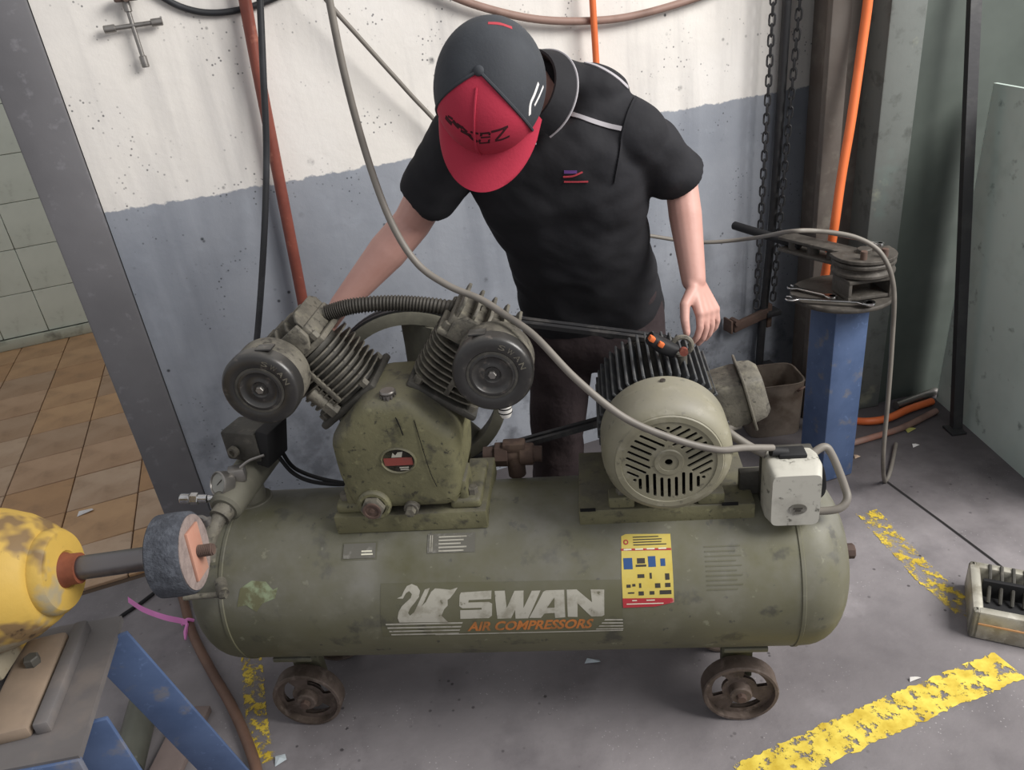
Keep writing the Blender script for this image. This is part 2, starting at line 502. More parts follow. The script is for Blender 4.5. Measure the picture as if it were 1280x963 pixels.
g = G(); g.tube([WM @ V((-.78, -.035, 2.55)), WM @ V((-.80, -.035, 1.9)), WM @ V((-.836, -.035, 1.543)), WM @ V((-.858, -.035, 1.15)), WM @ V((-.879, -.035, .754)), wl(383, 415, .035), wl(384, 428, .028), wl(385, 436, .0)], .0155, n=14)
thing(g, 'pipe', 'pipe_red', 'rusty red pipe running down the painted wall', 'pipe')
g = G(); g.tube(ext([wl(322, -60, .09), wl(325, 0, .09), wl(329, 90, .10), wl(333, 190, .10), wl(330, 300, .12), wl(322, 415, .13), wl(312, 500, .13), wl(300, 580, .13), wl(290, 640, .12)], .8), .0085, n=12)
thing(g, 'air_hose', 'hose_black', 'thin black hose hanging in front of the red pipe', 'hose')
g = G(); g.tube(ext([wl(190, -12, .01), wl(225, 8, .01), wl(262, 16, .01), wl(305, 11, .01), wl(350, -6, .01), wl(390, -30, .01)], .7, .7), .008)
thing(g, 'cable', 'hose_black', 'black cable sagging across the top of the wall beside the lug wrench', 'cable')
g = G(); g.tube(ext([wl(545, -14, .03), wl(600, 8, .03), wl(670, 24, .03), wl(740, 26, .03), wl(800, 18, .03), wl(880, -6, .03), wl(930, -30, .03)], .35, .2), .0105, n=12)
thing(g, 'hose', 'hose_brown', 'brown hose sagging across the white wall above the worker', 'hose')
g = G(); g.cyl(WM @ V((.078, -.052, .75)), WM @ V((.074, -.052, 2.4)), .0095)
thing(g, 'pipe', 'hose_orange', 'thin orange pipe on the white wall above the worker', 'pipe')
# orange hose in the column recess, lying on the floor at its foot
g = G(); g.tube(ext([dp(1090, -90, 2.06), dp(1087, -40, 2.1), dp(1085, 0, 2.14), dp(1077, 60, 2.19), dp(1064, 150, 2.25), dp(1052, 220, 2.30), dp(1042, 290, 2.36), V((1.03, 2.28, .45)), V((1.06, 2.22, .10)), fl(1060, 525, .014), fl(1085, 527, .014), fl(1110, 523, .014), fl(1135, 512, .014), fl(1165, 502, .014)], .9), .0135, n=12)
thing(g, 'air_hose', 'hose_orange', 'orange hose hanging in the recess of the steel column', 'hose')
g = G(); g.tube([fl(1010, 566, .012), fl(1045, 560, .012), fl(1066, 554, .012), fl(1100, 544, .012), fl(1130, 534, .012), fl(1170, 514, .012)], .011, n=10)
thing(g, 'air_hose', 'hose_brown', 'dirty orange brown hose lying on the floor behind the blue post', 'hose')
g = G(); g.cyl(fl(1120, 507, .02), fl(1170, 489, .02), .014)
thing(g, 'steel_tube', 'steel_worn', 'short steel tube on the floor at the foot of the dark sheet wall', 'tube')
# long cable: from above, behind the worker, over the bender, down to the floor
g = G(); g.tube(ext([wl(385, -40, .09), wl(408, 0, .08), wl(450, 48, .07), wl(495, 98, .06), wl(532, 138, .05), wl(600, 205, .05), wl(720, 275, .07), wl(826, 297, .12), wl(880, 303, .18), wl(940, 298, .30), dp(985, 290, 2.0), dp(1022, 289, 1.99), dp(1070, 297, 1.975), dp(1102, 318, 1.97), dp(1117, 360, 1.99), dp(1115, 430, 2.08), dp(1110, 500, 2.16), dp(1104, 570, 2.25), fl(1106, 602, .008), fl(1113, 588, .008), fl(1120, 555, .008)], .7), .0062, n=10)
thing(g, 'cable', 'cable_grey', 'long grey cable draped over the pipe bender down to the floor', 'cable')
# vertical dark pipe with clamps
g = G(); g.tube(ext([wl(990, -90, .03), wl(984, 0, .03), wl(967, 260, .03), wl(950, 440, .03), WM @ V((.715, -.03, .05))], .8), .014, n=14)
pr = root('pipe', WM @ V((.715, -.03, 0)), 'dark vertical pipe between the two hanging chains', 'pipe')
part(g, 'tube', 'dark_steel', pr, pr.location)
for zz in (.34, .12):
    g = G(); g.box(WM @ V((.725 + .03 * zz, -.03, zz)), (.06, .05, .02), (0, 0, WA), .003); part(g, 'clamp', 'dark_steel', pr, pr.location)
# wall bracket arm
g = G(); g.box(WM @ V((.64, -.04, .335)), (.15, .018, .035), (0, -.18, WA), .003); g.cyl(WM @ V((.575, -.06, .345)), WM @ V((.575, -.02, .345)), .012, n=8)
g.box(WM @ V((.55, -.035, .335)), (.008, .05, .05), (0, 0, WA), .002); g.box(WM @ V((.725, -.02, .33)), (.02, .04, .09), (0, 0, WA), .002)
thing(g, 'wall_bracket', 'rusty', 'rusty clamp bracket on the grey wall below the chains', 'bracket')

# chains
lg = G()
ringp = []
for k in range(16):
    a = 2 * PI * k / 16; ringp.append(V((math.cos(a) * .0085, 0, math.sin(a) * .0085 + math.copysign(.0095, math.sin(a)) if abs(math.sin(a)) > .01 else 0)))
lv, lf = [], []
for k in range(16):
    p = ringp[k]; t_ = (ringp[(k + 1) % 16] - ringp[k - 1]).normalized(); n1 = V((0, 1, 0)); n2 = t_.cross(n1)
    for j in range(6):
        b_ = 2 * PI * j / 6; lv.append(p + (n1 * math.cos(b_) + n2 * math.sin(b_)) * .0034)
for k in range(16):
    for j in range(6): lf.append((k * 6 + j, ((k + 1) % 16) * 6 + j, ((k + 1) % 16) * 6 + (j + 1) % 6, k * 6 + (j + 1) % 6))
lg.raw(lv, lf); link_me = lg.mesh('link'); mset(link_me, 'dark_steel')
def chain(a, b, label):
    a, b = V(a), V(b); r_ = root('chain', b, label, 'chain', 'chains hanging on the wall')
    L = (a - b).length; n_ = int(L / .0285); d = (a - b) / n_
    q = d.to_track_quat('Z', 'Y')
    for i in range(n_):
        o = link('link', link_me, r_, d * (i + .5)); o.rotation_mode = 'QUATERNION'; o.rotation_quaternion = q @ Quaternion((0, 0, 1), WA + .5 + (PI / 2) * (i % 2))
chain(wl(985, -330, .055), wl(945, 385, .055), 'dark hanging chain left of the dark pipe, ending above the wall bracket')
chain(wl(1030, -330, .06), wl(966, 375, .06), 'dark hanging chain right of the dark pipe')

# four-way lug wrench on a peg
lw = root('lug_wrench', wl(182, 83, .02), 'chrome four-way lug wrench hanging on the white wall', 'wrench')
ce = wl(166, 32, .022)
for (x, y) in ((132, 37), (201, 27), (157, 2), (182, 82)):
    g = G(); e = wl(x, y, .022); g.cyl(ce, e, .0055, n=10); d = (e - ce).normalized(); g.cyl(e - d * .022, e + d * .004, .0088, n=12, bev=.0015)
    part(g, 'arm', 'steel_worn', lw, lw.location)
g = G(); g.cyl(wl(157, -2, 0), wl(157, -2, .05), .007); g.box(wl(157, -2, .03), (.05, .03, .012), (0, 0, WA), .002)
thing(g, 'wall_peg', 'rusty', 'small rusty peg holding the lug wrench', 'peg')

# ------------------------------------------------------------------ air compressor
mk('tank_green', '615f48', .5, 0, [('504f3a', 3, .4, .65, .8), ('77755f', 9, .55, .72, .6), ('34332b', 13, .60, .68, .75), ('8a8a72', 40, .66, .72, .6), ('2b2a26', 28, .66, .70, .8)], (30, .15), ('75746e', .9, -.3, .5))
mk('pump_green', '706d52', .6, 0, [('5c5a42', 9, .42, .66, .8), ('3f3d34', 24, .56, .68, .85), ('8d8a68', 45, .6, .7, .5), ('2b2a25', 70, .62, .7, .8)], (90, .35), ('57544f', .95, .1, .7))
mk('cast_grey', '6b675d', .65, 0, [('46433d', 18, .42, .64, .85), ('837f6e', 45, .55, .7, .5), ('2b2926', 60, .56, .68, .8)], (150, .4))
mk('cast_dark', '484641', .65, 0, [('65615a', 50, .56, .7, .6), ('2f2e2a', 20, .42, .66, .8)], (60, .3))
mk('cast_olive', '67655a', .6, 0, [('4c4a40', 6, .42, .68, .7), ('7f7d6c', 14, .55, .7, .5)], (60, .25))
mk('fan_cover', '837f6c', .55, 0, [('6c6956', 9, .42, .66, .7), ('989485', 30, .58, .7, .5), ('4a483e', 55, .62, .7, .7)], (60, .15), ('8f8c86', .6, .2, .8))
mk('motor_fin', '46484a', .6, 0, [('6b6a66', 40, .5, .7, .6)])
mk('black_enamel', '2d2c2b', .36, 0, [('45433f', 25, .5, .68, .7), ('5f5852', 50, .62, .7, .7)], None, ('5f5d58', .5, .4, 1), .6)
mk('rubber', '1b1b1d', .7)
mk('belt_rubber', '2a2a2c', .55, 0, [('55524f', 18, .52, .7, .7)])
mk('hole_black', '060606', .9)
mk('decal_white', 'aaa79b', .55, 0, [('8e8a7c', 30, .5, .66, .9), ('5d5b48', 60, .66, .72, .9)])
mk('decal_orange', 'b5713a', .55, 0, [('8a6038', 30, .5, .66, .8)])
mk('decal_olive', '5d5b43', .55, 0, [('504f3a', 3, .4, .65, .8), ('6e6c56', 9, .55, .72, .6), ('34332b', 13, .60, .68, .7)], None, ('6e6d66', .6, -.3, .5))
mk('sticker_yellow', 'c9b65e', .45, 0, [('c3ab48', 20, .5, .68, .6)])
mk('sticker_red', 'a8333a', .45, 0, [('c9a09a', 30, .62, .7, .8)])
mk('sticker_blue', '2f4f80', .45)
mk('sticker_dark', '3b3833', .5)
mk('sticker_pale', 'd9d6c2', .5)
mk('plate_grey', '6c6a62', .4, .3, [('8f8d86', 40, .55, .68, .8)])
mk('switch_white', 'b3b1a7', .5, 0, [('96938a', 20, .45, .66, .7), ('4c4a43', 45, .60, .67, .85)], (40, .1))
mk('plastic_white', 'd5d3cd', .4)
mk('wheel_iron', '5f534c', .7, 0, [('42382f', 22, .42, .65, .8), ('7d7068', 45, .55, .7, .6)], (60, .35))
mk('glass_dial', 'cfcfc8', .15)

CR = root('air_compressor', T0, 'olive green piston air compressor on a wheeled horizontal tank', 'compressor', rotz=TA)
ZC, RT = .384, .184
XL, XR = -.64, .535
prof = []
n_ = 12
for i in range(n_ + 1):
    a = PI / 2 * i / n_
    prof.append((RT * max(math.sin(a), 0) ** .75, XL - .105 * max(math.cos(a), 0) ** .9))
prof += [(RT, XL + .3), (RT, XR - .3)]
for i in range(n_, -1, -1):
    a = PI / 2 * i / n_
    prof.append((RT * max(math.sin(a), 0) ** .75, XR + .105 * max(math.cos(a), 0) ** .9))
g = G(); g.lathe(prof, (0, 0, ZC), (1, 0, 0), 72)
tank = part(g, 'tank', 'tank_green', CR)
for x in (XL + .012, XR - .012):
    g = G(); g.lathe([(RT - .004, -.007), (RT + .0022, -.003), (RT + .0022, .003), (RT - .004, .007)], (x, 0, ZC), (1, 0, 0), 72)
    part(g, 'weld_seam', 'tank_green', tank)
g = G(); g.cyl((XR + .095, 0, ZC), (XR + .115, 0, ZC), .030, n=6, bev=.002); g.cyl((XR + .11, 0, ZC), (XR + .135, 0, ZC), .016, n=8, bev=.002)
part(g, 'end_plug', 'rusty', tank)

def on_tank(x, arc, lift=.0008):
    th = arc / RT; r = RT + lift
    return V((x, -r * math.sin(th), ZC + r * math.cos(th)))
def decal(polys, mat, name='marking', lift=.0008, step=.008, parent=None):
    """polys in (x, arc) millimetres on the tank, laid on its round surface"""
    b = bmesh.new()
    for poly in polys:
        vv = [b.verts.new((p[0] / 1000, p[1] / 1000, 0)) for p in poly]
        if len(poly) < 4: b.faces.new(vv); continue
        for tri in tessellate_polygon([[V((p[0], p[1], 0)) for p in poly]]):
            try: b.faces.new([vv[i] for i in tri])
            except ValueError: pass
    bmesh.ops.recalc_face_normals(b, faces=b.faces)
    lo = min(v.co.y for v in b.verts); hi = max(v.co.y for v in b.verts); y = lo + step
    while y < hi:
        bmesh.ops.bisect_plane(b, geom=list(b.verts) + list(b.edges) + list(b.faces), plane_co=(0, y, 0), plane_no=(0, 1, 0)); y += step
    vs_ = [on_tank(v.co.x, v.co.y, lift) for v in b.verts]; b.verts.index_update()
    g = G(); g.raw(vs_, [[v.index for v in f.verts] for f in b.faces]); b.free()
    return part(g, name, mat, parent or tank)
def text_polys(txt, x0, x1, a0, a1, shear=.25, bold=.03):
    cu = bpy.data.curves.new('t', 'FONT'); cu.body = txt; cu.size = 1; cu.offset = bold; cu.resolution_u = 3
    o = bpy.data.objects.new('t', cu); COL.objects.link(o)
    dg = bpy.context.evaluated_depsgraph_get(); dg.update()
    me = bpy.data.meshes.new_from_object(o.evaluated_get(dg)); bpy.data.objects.remove(o)
    P = [v.co.copy() for v in me.vertices]
    xa, xb = min(p.x for p in P), max(p.x for p in P); ya, yb = min(p.y for p in P), max(p.y for p in P)
    def mp(p):
        u = (p.x - xa) / (xb - xa); w = (p.y - ya) / (yb - ya)
        return (x0 + (x1 - x0) * u + shear * abs(a1 - a0) * (w - .5), a1 + (a0 - a1) * w)
    return [[mp(P[i]) for i in f.vertices] for f in me.polygons]

decal([[(-290, 189), (183, 197), (183, 315), (-303, 313)]], 'decal_olive', 'logo_panel', .0004)
S_ = [(-129, 212), (-68, 210), (-70, 227), (-115, 228), (-116, 233), (-75, 233), (-69, 237), (-72, 263), (-79, 269), (-136, 269), (-134, 249), (-91, 249), (-91, 245), (-129, 245), (-135, 240), (-132, 217)]
W_ = [(-62, 211), (-42, 211), (-41, 247), (-23, 212), (-5, 212), (-8, 248), (11, 213), (28, 213), (-1, 272), (-26, 272), (-25, 252), (-35, 271), (-62, 271)]
A_ = [(1, 271), (33, 216), (39, 213), (74, 213), (72, 272), (52, 273), (52, 261), (54, 228), (39, 248), (53, 248), (52, 261), (32, 262), (24, 272)]
A_ = [(1, 271), (33, 216), (39, 213), (74, 213), (72, 272), (52, 273), (52, 261), (32, 262), (24, 272)]
N_ = [(77, 271), (79, 213), (98, 213), (126, 240), (125, 214), (151, 215), (148, 269), (143, 272), (123, 272), (98, 241), (96, 272)]
for p_ in (S_, W_, A_, N_): decal([p_], 'decal_white', 'letter')
decal([[(38, 249), (53, 249), (54, 228)]], 'decal_olive', 'letter_counter', .0012)
SW = [(-259, 220), (-249, 216), (-244, 206), (-237, 196), (-227, 192), (-216, 197), (-211, 206), (-214, 218), (-222, 228), (-234, 241), (-240, 252), (-237, 258), (-227, 250), (-218, 234), (-208, 216), (-201, 204), (-191, 201), (-197, 214), (-205, 229), (-211, 238), (-201, 229), (-189, 209), (-180, 202), (-165, 204), (-150, 206), (-135, 202), (-143, 213), (-152, 223), (-157, 226), (-158, 238), (-166, 246), (-169, 252), (-173, 260), (-162, 276), (-261, 274), (-263, 263), (-259, 249), (-251, 237), (-242, 229), (-231, 220), (-228, 212), (-233, 206), (-240, 210), (-247, 221)]
decal([SW], 'decal_white', 'swan_emblem')
ln = []
for i in range(4):
    ln.append([(-290 + 2 * i, 276 + 9.5 * i), (-132 - 4 * i, 277 + 9.5 * i), (-134 - 4 * i, 281 + 9.5 * i), (-290 + 2 * i, 280 + 9.5 * i)])
    ln.append([(149 - 6 * i, 279 + 8 * i), (183, 280 + 8 * i), (183, 283.5 + 8 * i), (147 - 6 * i, 282.5 + 8 * i)])
ln.append([(-193, 308), (182, 309), (182, 312), (-193, 311)])
for q_ in ln: decal([q_], 'decal_white', 'stripe')
decal(text_polys('AIR COMPRESSORS', -122, 124, 277, 302, .35, .035), 'decal_orange', 'lettering')
# yellow sticker
stk = decal([[(190, 115), (199, 111), (284, 114), (282, 245), (247, 253), (185, 254), (186, 187)]], 'sticker_yellow', 'sticker', .0006)
for q_ in ([(185, 234), (281, 236), (282, 245), (247, 253), (185, 254)], [(188, 139), (283, 141), (283, 145), (188, 143)]): decal([q_], 'sticker_red', 'band', .001, parent=stk)
def rc(x0, a0, x1, a1): return [(x0, a0), (x1, a0), (x1, a1), (x0, a1)]
for q_ in (rc(191, 157, 208, 178), rc(238, 155, 252, 175), rc(261, 160, 270, 174)): decal([q_], 'sticker_blue', 'picture', .001, parent=stk)
ic = [rc(217, 158, 232, 168), rc(214, 170, 234, 174), rc(216, 188, 229, 195), rc(239, 186, 243, 197), rc(194, 207, 202, 213), rc(205, 206, 211, 211), rc(218, 205, 222, 214), rc(248, 206, 258, 215), rc(268, 188, 276, 200), rc(267, 206, 277, 214), rc(196, 222, 208, 225), rc(216, 221, 226, 229), rc(237, 221, 246, 228), rc(256, 220, 278, 228)]
for k in range(4): ic.append(rc(212, 117 + 5 * k, 262 + random.randint(-8, 14), 119 + 5 * k))
for q_ in ic: decal([q_], 'sticker_dark', 'picture', .001, parent=stk)
ringp = [(198 + 5 * math.cos(i * PI / 6), 127 + 5 * math.sin(i * PI / 6)) for i in range(12)]
decal([ringp], 'sticker_red', 'emblem', .001, parent=stk)
decal([[(198 + 2.6 * math.cos(i * PI / 6), 127 + 2.6 * math.sin(i * PI / 6)) for i in range(12)]], 'sticker_yellow', 'emblem', .0014, parent=stk)
decal([rc(193 + 22 * i, 139.8, 208 + 22 * i, 142.4) for i in range(4)], 'sticker_pale', 'print', .0014, parent=stk)
decal([rc(203, 238, 212, 240), rc(230, 238, 246, 240), rc(192, 245, 262, 247)], 'sticker_pale', 'print', .0014, parent=stk)
# data plates
decal([rc(-371, 106, -298, 142)], 'decal_olive', 'plate_rim', .0008)
pl_ = decal([rc(-368, 109, -301, 139)], 'plate_grey', 'data_plate', .0022)
decal([rc(-330, 124, -308, 127), rc(-330, 130, -306, 133)], 'sticker_pale', 'print', .003, parent=pl_)
decal([rc(-195, 95, -98, 134)], 'plate_grey', 'data_plate', .001)
decal([rc(-190 + 4 * i, 98, -188 + 4 * i, 131) for i in range(2)] + [rc(-172, 101 + 7 * i, -115 - 6 * (i % 3), 104 + 7 * i) for i in range(5)], 'decal_white', 'print', .0018)
# faint stencilled notice on the right of the tank
decal([rc(345, 140 + 9 * i, 412 - 10 * (i % 2), 142.5 + 9 * i) for i in range(10)], 'decal_olive', 'stencil', .0006)
# scraped patch of old paint on the left
decal([[(-585, 190), (-560, 175), (-530, 178), (-515, 195), (-505, 190), (-512, 212), (-540, 222), (-555, 240), (-575, 225), (-595, 228)]], mk('scraped_paint', '8b977a', .6, 0, [('66644a', 28, .42, .56, .95)]), 'scrape', .0005)

# castors
wheel_prof = [(.076, -.020), (.081, -.016), (.081, .016), (.076, .020), (.070, .018), (.068, .004), (.066, -.018)]
def castor(x, y, front):
    sgn = -1 if front else 1
    c = V((x, y, .0815))
    g = G(); g.lathe([(.073, -.02), (.079, -.02), (.0815, -.017), (.0815, .017), (.079, .02), (.073, .02)], c, (0, 1, 0), 40, closed=True)
    w = part(g, 'wheel', 'wheel_iron', CR)
    g = G()   # web with three holes
    nn_ = 36; vs_, fs = [], []
    for side in (-.004, .004):
        for k in range(nn_):
            a = 2 * PI * k / nn_
            for r in (.022, .038, .060, .0745): vs_.append(c + V((math.cos(a) * r, side, math.sin(a) * r)))
    for sd in (0, 1):
        for k in range(nn_):
            j = (k + 1) % nn_
            for q in range(3):
                if q == 1 and (k % 12) in (1, 2, 3, 4, 5, 6, 7): continue
                fs.append(tuple(sd * nn_ * 4 + i for i in (k * 4 + q, j * 4 + q, j * 4 + q + 1, k * 4 + q + 1)))
    g.raw(vs_, fs); part(g, 'web', 'wheel_iron', w)
    g = G(); g.cyl(c + V((0, -.024, 0)), c + V((0, .024, 0)), .024, n=24, bev=.003); part(g, 'hub', 'wheel_iron', w)
    g = G(); g.cyl(c + V((0, -.034, 0)), c + V((0, .05, 0)), .011, n=8, bev=.002); part(g, 'axle_nut', 'rusty', w)
    g = G(); yb = y - sgn * .045
    g.box((x, yb, .165), (.066, .028, .17), bevel=.003); g.box((x + .005, y - sgn * .02, .226), (.09, .10, .012), bevel=.002)
    part(g, 'bracket', 'tank_green', CR)
castor(-.558, -.085, True); castor(.429, -.085, True); castor(-.558, .11, False); castor(.429, .11, False)

# pump base and crankcase
g = G(); g.box((-.228, .012, .5705), (.312, .195, .043), bevel=.003)
part(g, 'pump_base', 'pump_green', CR)
PX, PZ = -.23, .72
poly = [(-.098, -.118), (.098, -.118), (.114, -.095), (.124, -.03), (.126, .05), (.042, .132), (-.042, .132), (-.126, .05), (-.124, -.03), (-.114, -.095)]
MP = Matrix.Translation((PX, .10, PZ)) @ Matrix.Rotation(PI / 2, 4, 'X')     # local z -> -y
g = G(); g.prism(poly, MP, .19, .028, 5)
crank = part(g, 'crankcase', 'pump_green', CR, ang=50)
for sx in (-1, 1):
    g = G(); g.box((PX + sx * .118, .0, .602), (.062, .15, .024), bevel=.008, seg=3)
    g.box((PX + sx * .115, -.035, .625), (.02, .07, .06), bevel=.006)
    part(g, 'mounting_foot', 'pump_green', crank)
for sx in (-1, 1):
    g = G(); g.cyl((PX + sx * .132, -.052, .612), (PX + sx * .132, -.052, .628), .011, n=6, bev=.001); part(g, 'bolt', 'cast_grey', crank)
# oval badge
g = G(); g.lathe([(.031, 0), (.036, .0), (.036, .004), (.033, .006), (.031, .004)], (-.224, -.088, .723), (0, -1, 0), 40, closed=True, sy=.82)
bz = part(g, 'badge_rim', 'pump_green', crank)
g = G(); g.lathe([(0, .0005), (.0315, .0005)], (-.224, -.0895, .723), (0, -1, 0), 40, sy=.82); part(g, 'badge', 'sticker_dark', crank)
g = G(); g.box((-.224, -.0908, .721), (.056, .001, .017)); part(g, 'badge_band', mk('badge_red', '86423b', .5, 0, [('6b4a42', 30, .5, .66, .7)]), bz)
g = G(); g.prism([(-.012, 0), (-.008, .010), (-.004, .004), (.002, .011), (.012, .012), (.008, 0)], Matrix.Translation((-.224, -.0905, .731)) @ Matrix.Rotation(PI / 2, 4, 'X'), .0008); part(g, 'badge_emblem', 'decal_white', bz)
g = G(); g.box((-.215, -.0908, .707), (.018, .001, .0022)); g.box((-.215, -.0908, .7025), (.016, .001, .002)); part(g, 'badge_print', 'decal_white', bz)
# sight glass, drain, oil filler
g = G(); g.lathe([(.034, 0), (.034, .012), (.030, .016), (.024, .016), (.024, .012)], (-.290, -.083, .624), (0, -1, 0), 32); part(g, 'sight_boss', 'pump_green', crank)
g = G(); g.lathe([(.024, 0), (.024, .012), (.017, .014), (.015, .010), (.0, .009)], (-.290, -.098, .624), (0, -1, 0), 6); part(g, 'sight_nut', 'cast_grey', crank)
g = G(); g.lathe([(.018, 0), (.018, .004), (.014, .004), (.0135, .001), (.006, .001), (.005, .003), (0, .003)], (-.290, -.1115, .624), (0, -1, 0), 24); part(g, 'sight_glass', 'rusty', crank)
g = G(); g.cyl((-.216, -.08, .613), (-.216, -.1, .613), .015, n=16, bev=.002); g.cyl((-.216, -.1, .613), (-.216, -.112, .613), .0105, n=6, bev=.001); part(g, 'drain_plug', 'cast_grey', crank)
g = G(); g.cyl((-.226, -.062, .825), (-.226, -.063, .856), .0135, n=16); g.cyl((-.226, -.063, .856), (-.226, -.063, .862), .0155, n=18, bev=.002)
for k in range(14):
    a = 2 * PI * k / 14; g.box((-.226 + .0145 * math.cos(a), -.063 + .0145 * math.sin(a), .849), (.003, .003, .013), (0, 0, a))
part(g, 'oil_cap', 'steel_worn', crank)
g = G(); g.tube([(-.212, -.0895, .818), (-.207, -.0925, .800), (-.204, -.0925, .780)], .0012, n=6); g.tube([(-.178, -.0905, .81), (-.171, -.0925, .74), (-.165, -.0925, .69), (-.158, -.0925, .66)], .0007, n=6)
part(g, 'crack', 'hole_black', crank)

# cylinders, heads, filters
AL = math.radians(36); YC = .045
fin_prof = []
for k in range(24):
    a = 2 * PI * k / 24; ca, sa = math.cos(a), math.sin(a)
    fin_prof.append((math.copysign(abs(ca) ** .7, ca) * .078, math.copysign(abs(sa) ** .7, sa) * .074))
fg_ = G(); fg_.prism(fin_prof, Matrix.Translation((0, 0, -.0016)), .0032); fin_me = fg_.mesh('cooling_fin'); mset(fin_me, 'cast_grey')
for sx in (-1, 1):
    ax = V((sx * math.sin(AL), 0, math.cos(AL))); o0 = V((PX + sx * .022, YC, PZ - .008)); pr_ = V((math.cos(AL), 0, -sx * math.sin(AL)))
    R_ = Matrix((pr_, ax.cross(pr_), ax)).transposed()
    def at(u, v, w): return o0 + R_ @ V((u, v, w))
    g = G(); g.lathe([(.056, .10), (.056, .242)], o0, ax, 32)
    g.box(at(0, 0, .121), (.15, .145, .016), R_, .006)
    cyln = part(g, 'cylinder', 'cast_dark', CR)
    for k in range(8):
        o = link('cooling_fin', fin_me, cyln, at(0, 0, .141 + .0128 * k)); o.rotation_mode = 'QUATERNION'; o.rotation_quaternion = R_.to_quaternion()
    g = G(); g.box(at(0, -.072, .185), (.010, .006, .09), R_, .001); part(g, 'rib', 'cast_grey', cyln)
    for u in (-.058, .058):
        for v_ in (-.058, .058):
            g = G(); g.cyl(at(u, v_, .128), at(u, v_, .142), .010, n=6, bev=.001); part(g, 'bolt', 'cast_grey', cyln)
    g = G(); g.box(at(0, 0, .252), (.152, .146, .012), R_, .004); g.box(at(0, 0, .274), (.13, .128, .034), R_, .006)
    head = part(g, 'cylinder_head', 'cast_grey', CR)
    for k, u in enumerate((-.056, -.028, 0.0, .028, .056)):
        g = G(); hp = [(-.062, 0), (.062, 0), (.062, .018), (.046, .03), (-.046, .03), (-.062, .018)]
        M_ = Matrix.Translation(at(u - .003, 0, .289)) @ (Matrix((ax.cross(pr_), ax, pr_)).transposed()).to_4x4()
        g.prism(hp, M_, .006, .001, 1); part(g, 'head_fin', 'cast_grey', head)
    for u in (-.062, .062):
        for v_ in (-.060, .060):
            g = G(); g.cyl(at(u, v_, .257), at(u, v_, .272), .009, n=6, bev=.001); part(g, 'bolt', 'cast_grey', head)
    # flat cover plate facing the front
    g = G(); M_ = Matrix.Translation(at(-sx * .012, -.064, .272)) @ (Matrix((pr_, ax, V((0, -1, 0)) if sx > 0 else V((0, -1, 0)))).transposed()).to_4x4()
    g.prism([(-.045, -.02), (.03, -.02), (.045, .0), (.045, .03), (-.03, .03), (-.045, .01)], M_, .012, .003, 2); part(g, 'valve_cover', 'cast_grey', head)
    # intake filter
    fc = V((PX + sx * .213, 0, .905))
    g = G(); g.lathe([(.050, 0), (.068, .003), (.0705, .010), (.0705, .052), (.069, .056)], fc + V((0, -.030, 0)), (0, -1, 0), 48)
    g.cyl(fc + V((0, -.035, 0)), at(sx * .02, .0, .275), .026, n=20)
    filt = part(g, 'air_filter', 'cast_grey', CR)
    g = G(); g.lathe([(.070, .0), (.0722, .002), (.0722, .024), (.0700, .030), (.066, .0325), (.047, .0325), (.044, .0305), (.041, .0325), (.036, .0325), (.033, .029), (.026, .027), (.020, .029), (.016, .0295), (.013, .027), (0, .027)], fc + V((0, -.084, 0)), (0, -1, 0), 56)
    part(g, 'filter_cap', 'black_enamel', filt)
    g = G(); g.lathe([(.0455, 0), (.0455, .0012), (.041, .0012), (.041, 0)], fc + V((0, -.1158, 0)), (0, -1, 0), 48, closed=True); part(g, 'cap_ring', 'cast_dark', filt)
    for k_, ch in enumerate('SWAN'):
        an = math.radians(66 - 17 * k_); rad_ = .0565; g = G()
        for pl_q in text_polys(ch, -6, 6, -5, 5, 0, .02):
            vv = []
            for (px_, py_) in pl_q:
                x_, z_ = px_ / 1000, -py_ / 1000; ro = an - PI / 2
                vv.append(fc + V((math.cos(an) * rad_ + x_ * math.cos(ro) - z_ * math.sin(ro), -.1172, math.sin(an) * rad_ + x_ * math.sin(ro) + z_ * math.cos(ro))))
            g.raw(vv, [tuple(range(len(vv)))])
        part(g, 'embossed_letter', 'cast_grey', filt, smooth=False)
    g = G(); g.cyl(fc + V((0, -.108, 0)), fc + V((0, -.118, 0)), .0075, n=6, bev=.001); part(g, 'cap_nut', 'steel_worn', filt)
    g = G(); g.box(fc + V((-.02 * sx, -.09, .072)), (.03, .024, .004), (0, -.02 * sx, 0), .001); part(g, 'clip', 'black_enamel', filt)
    if sx < 0:
        g = G(); g.cyl(fc + V((.052, -.02, -.058)), fc + V((.085, -.02, -.098)), .016, .012, n=14, bev=.002); g.cyl(fc + V((.075, -.02, -.085)), fc + V((.094, -.02, -.108)), .015, n=6, bev=.002)
        part(g, 'breather', 'cast_grey', filt)
    else:
        g = G(); g.lathe([(.011, 0), (.013, .004), (.013, .03), (.009, .04), (.004, .042)], fc + V((.008, -.07, -.070)), (0, 0, -1), 18)
        br = part(g, 'breather', 'plastic_white', filt)
        for k in range(3):
            g = G(); g.lathe([(.0133, 0), (.0137, .0012), (.0133, .0024)], fc + V((.008, -.07, -.080 - .009 * k)), (0, 0, -1), 18); part(g, 'slot', 'hole_black', filt)
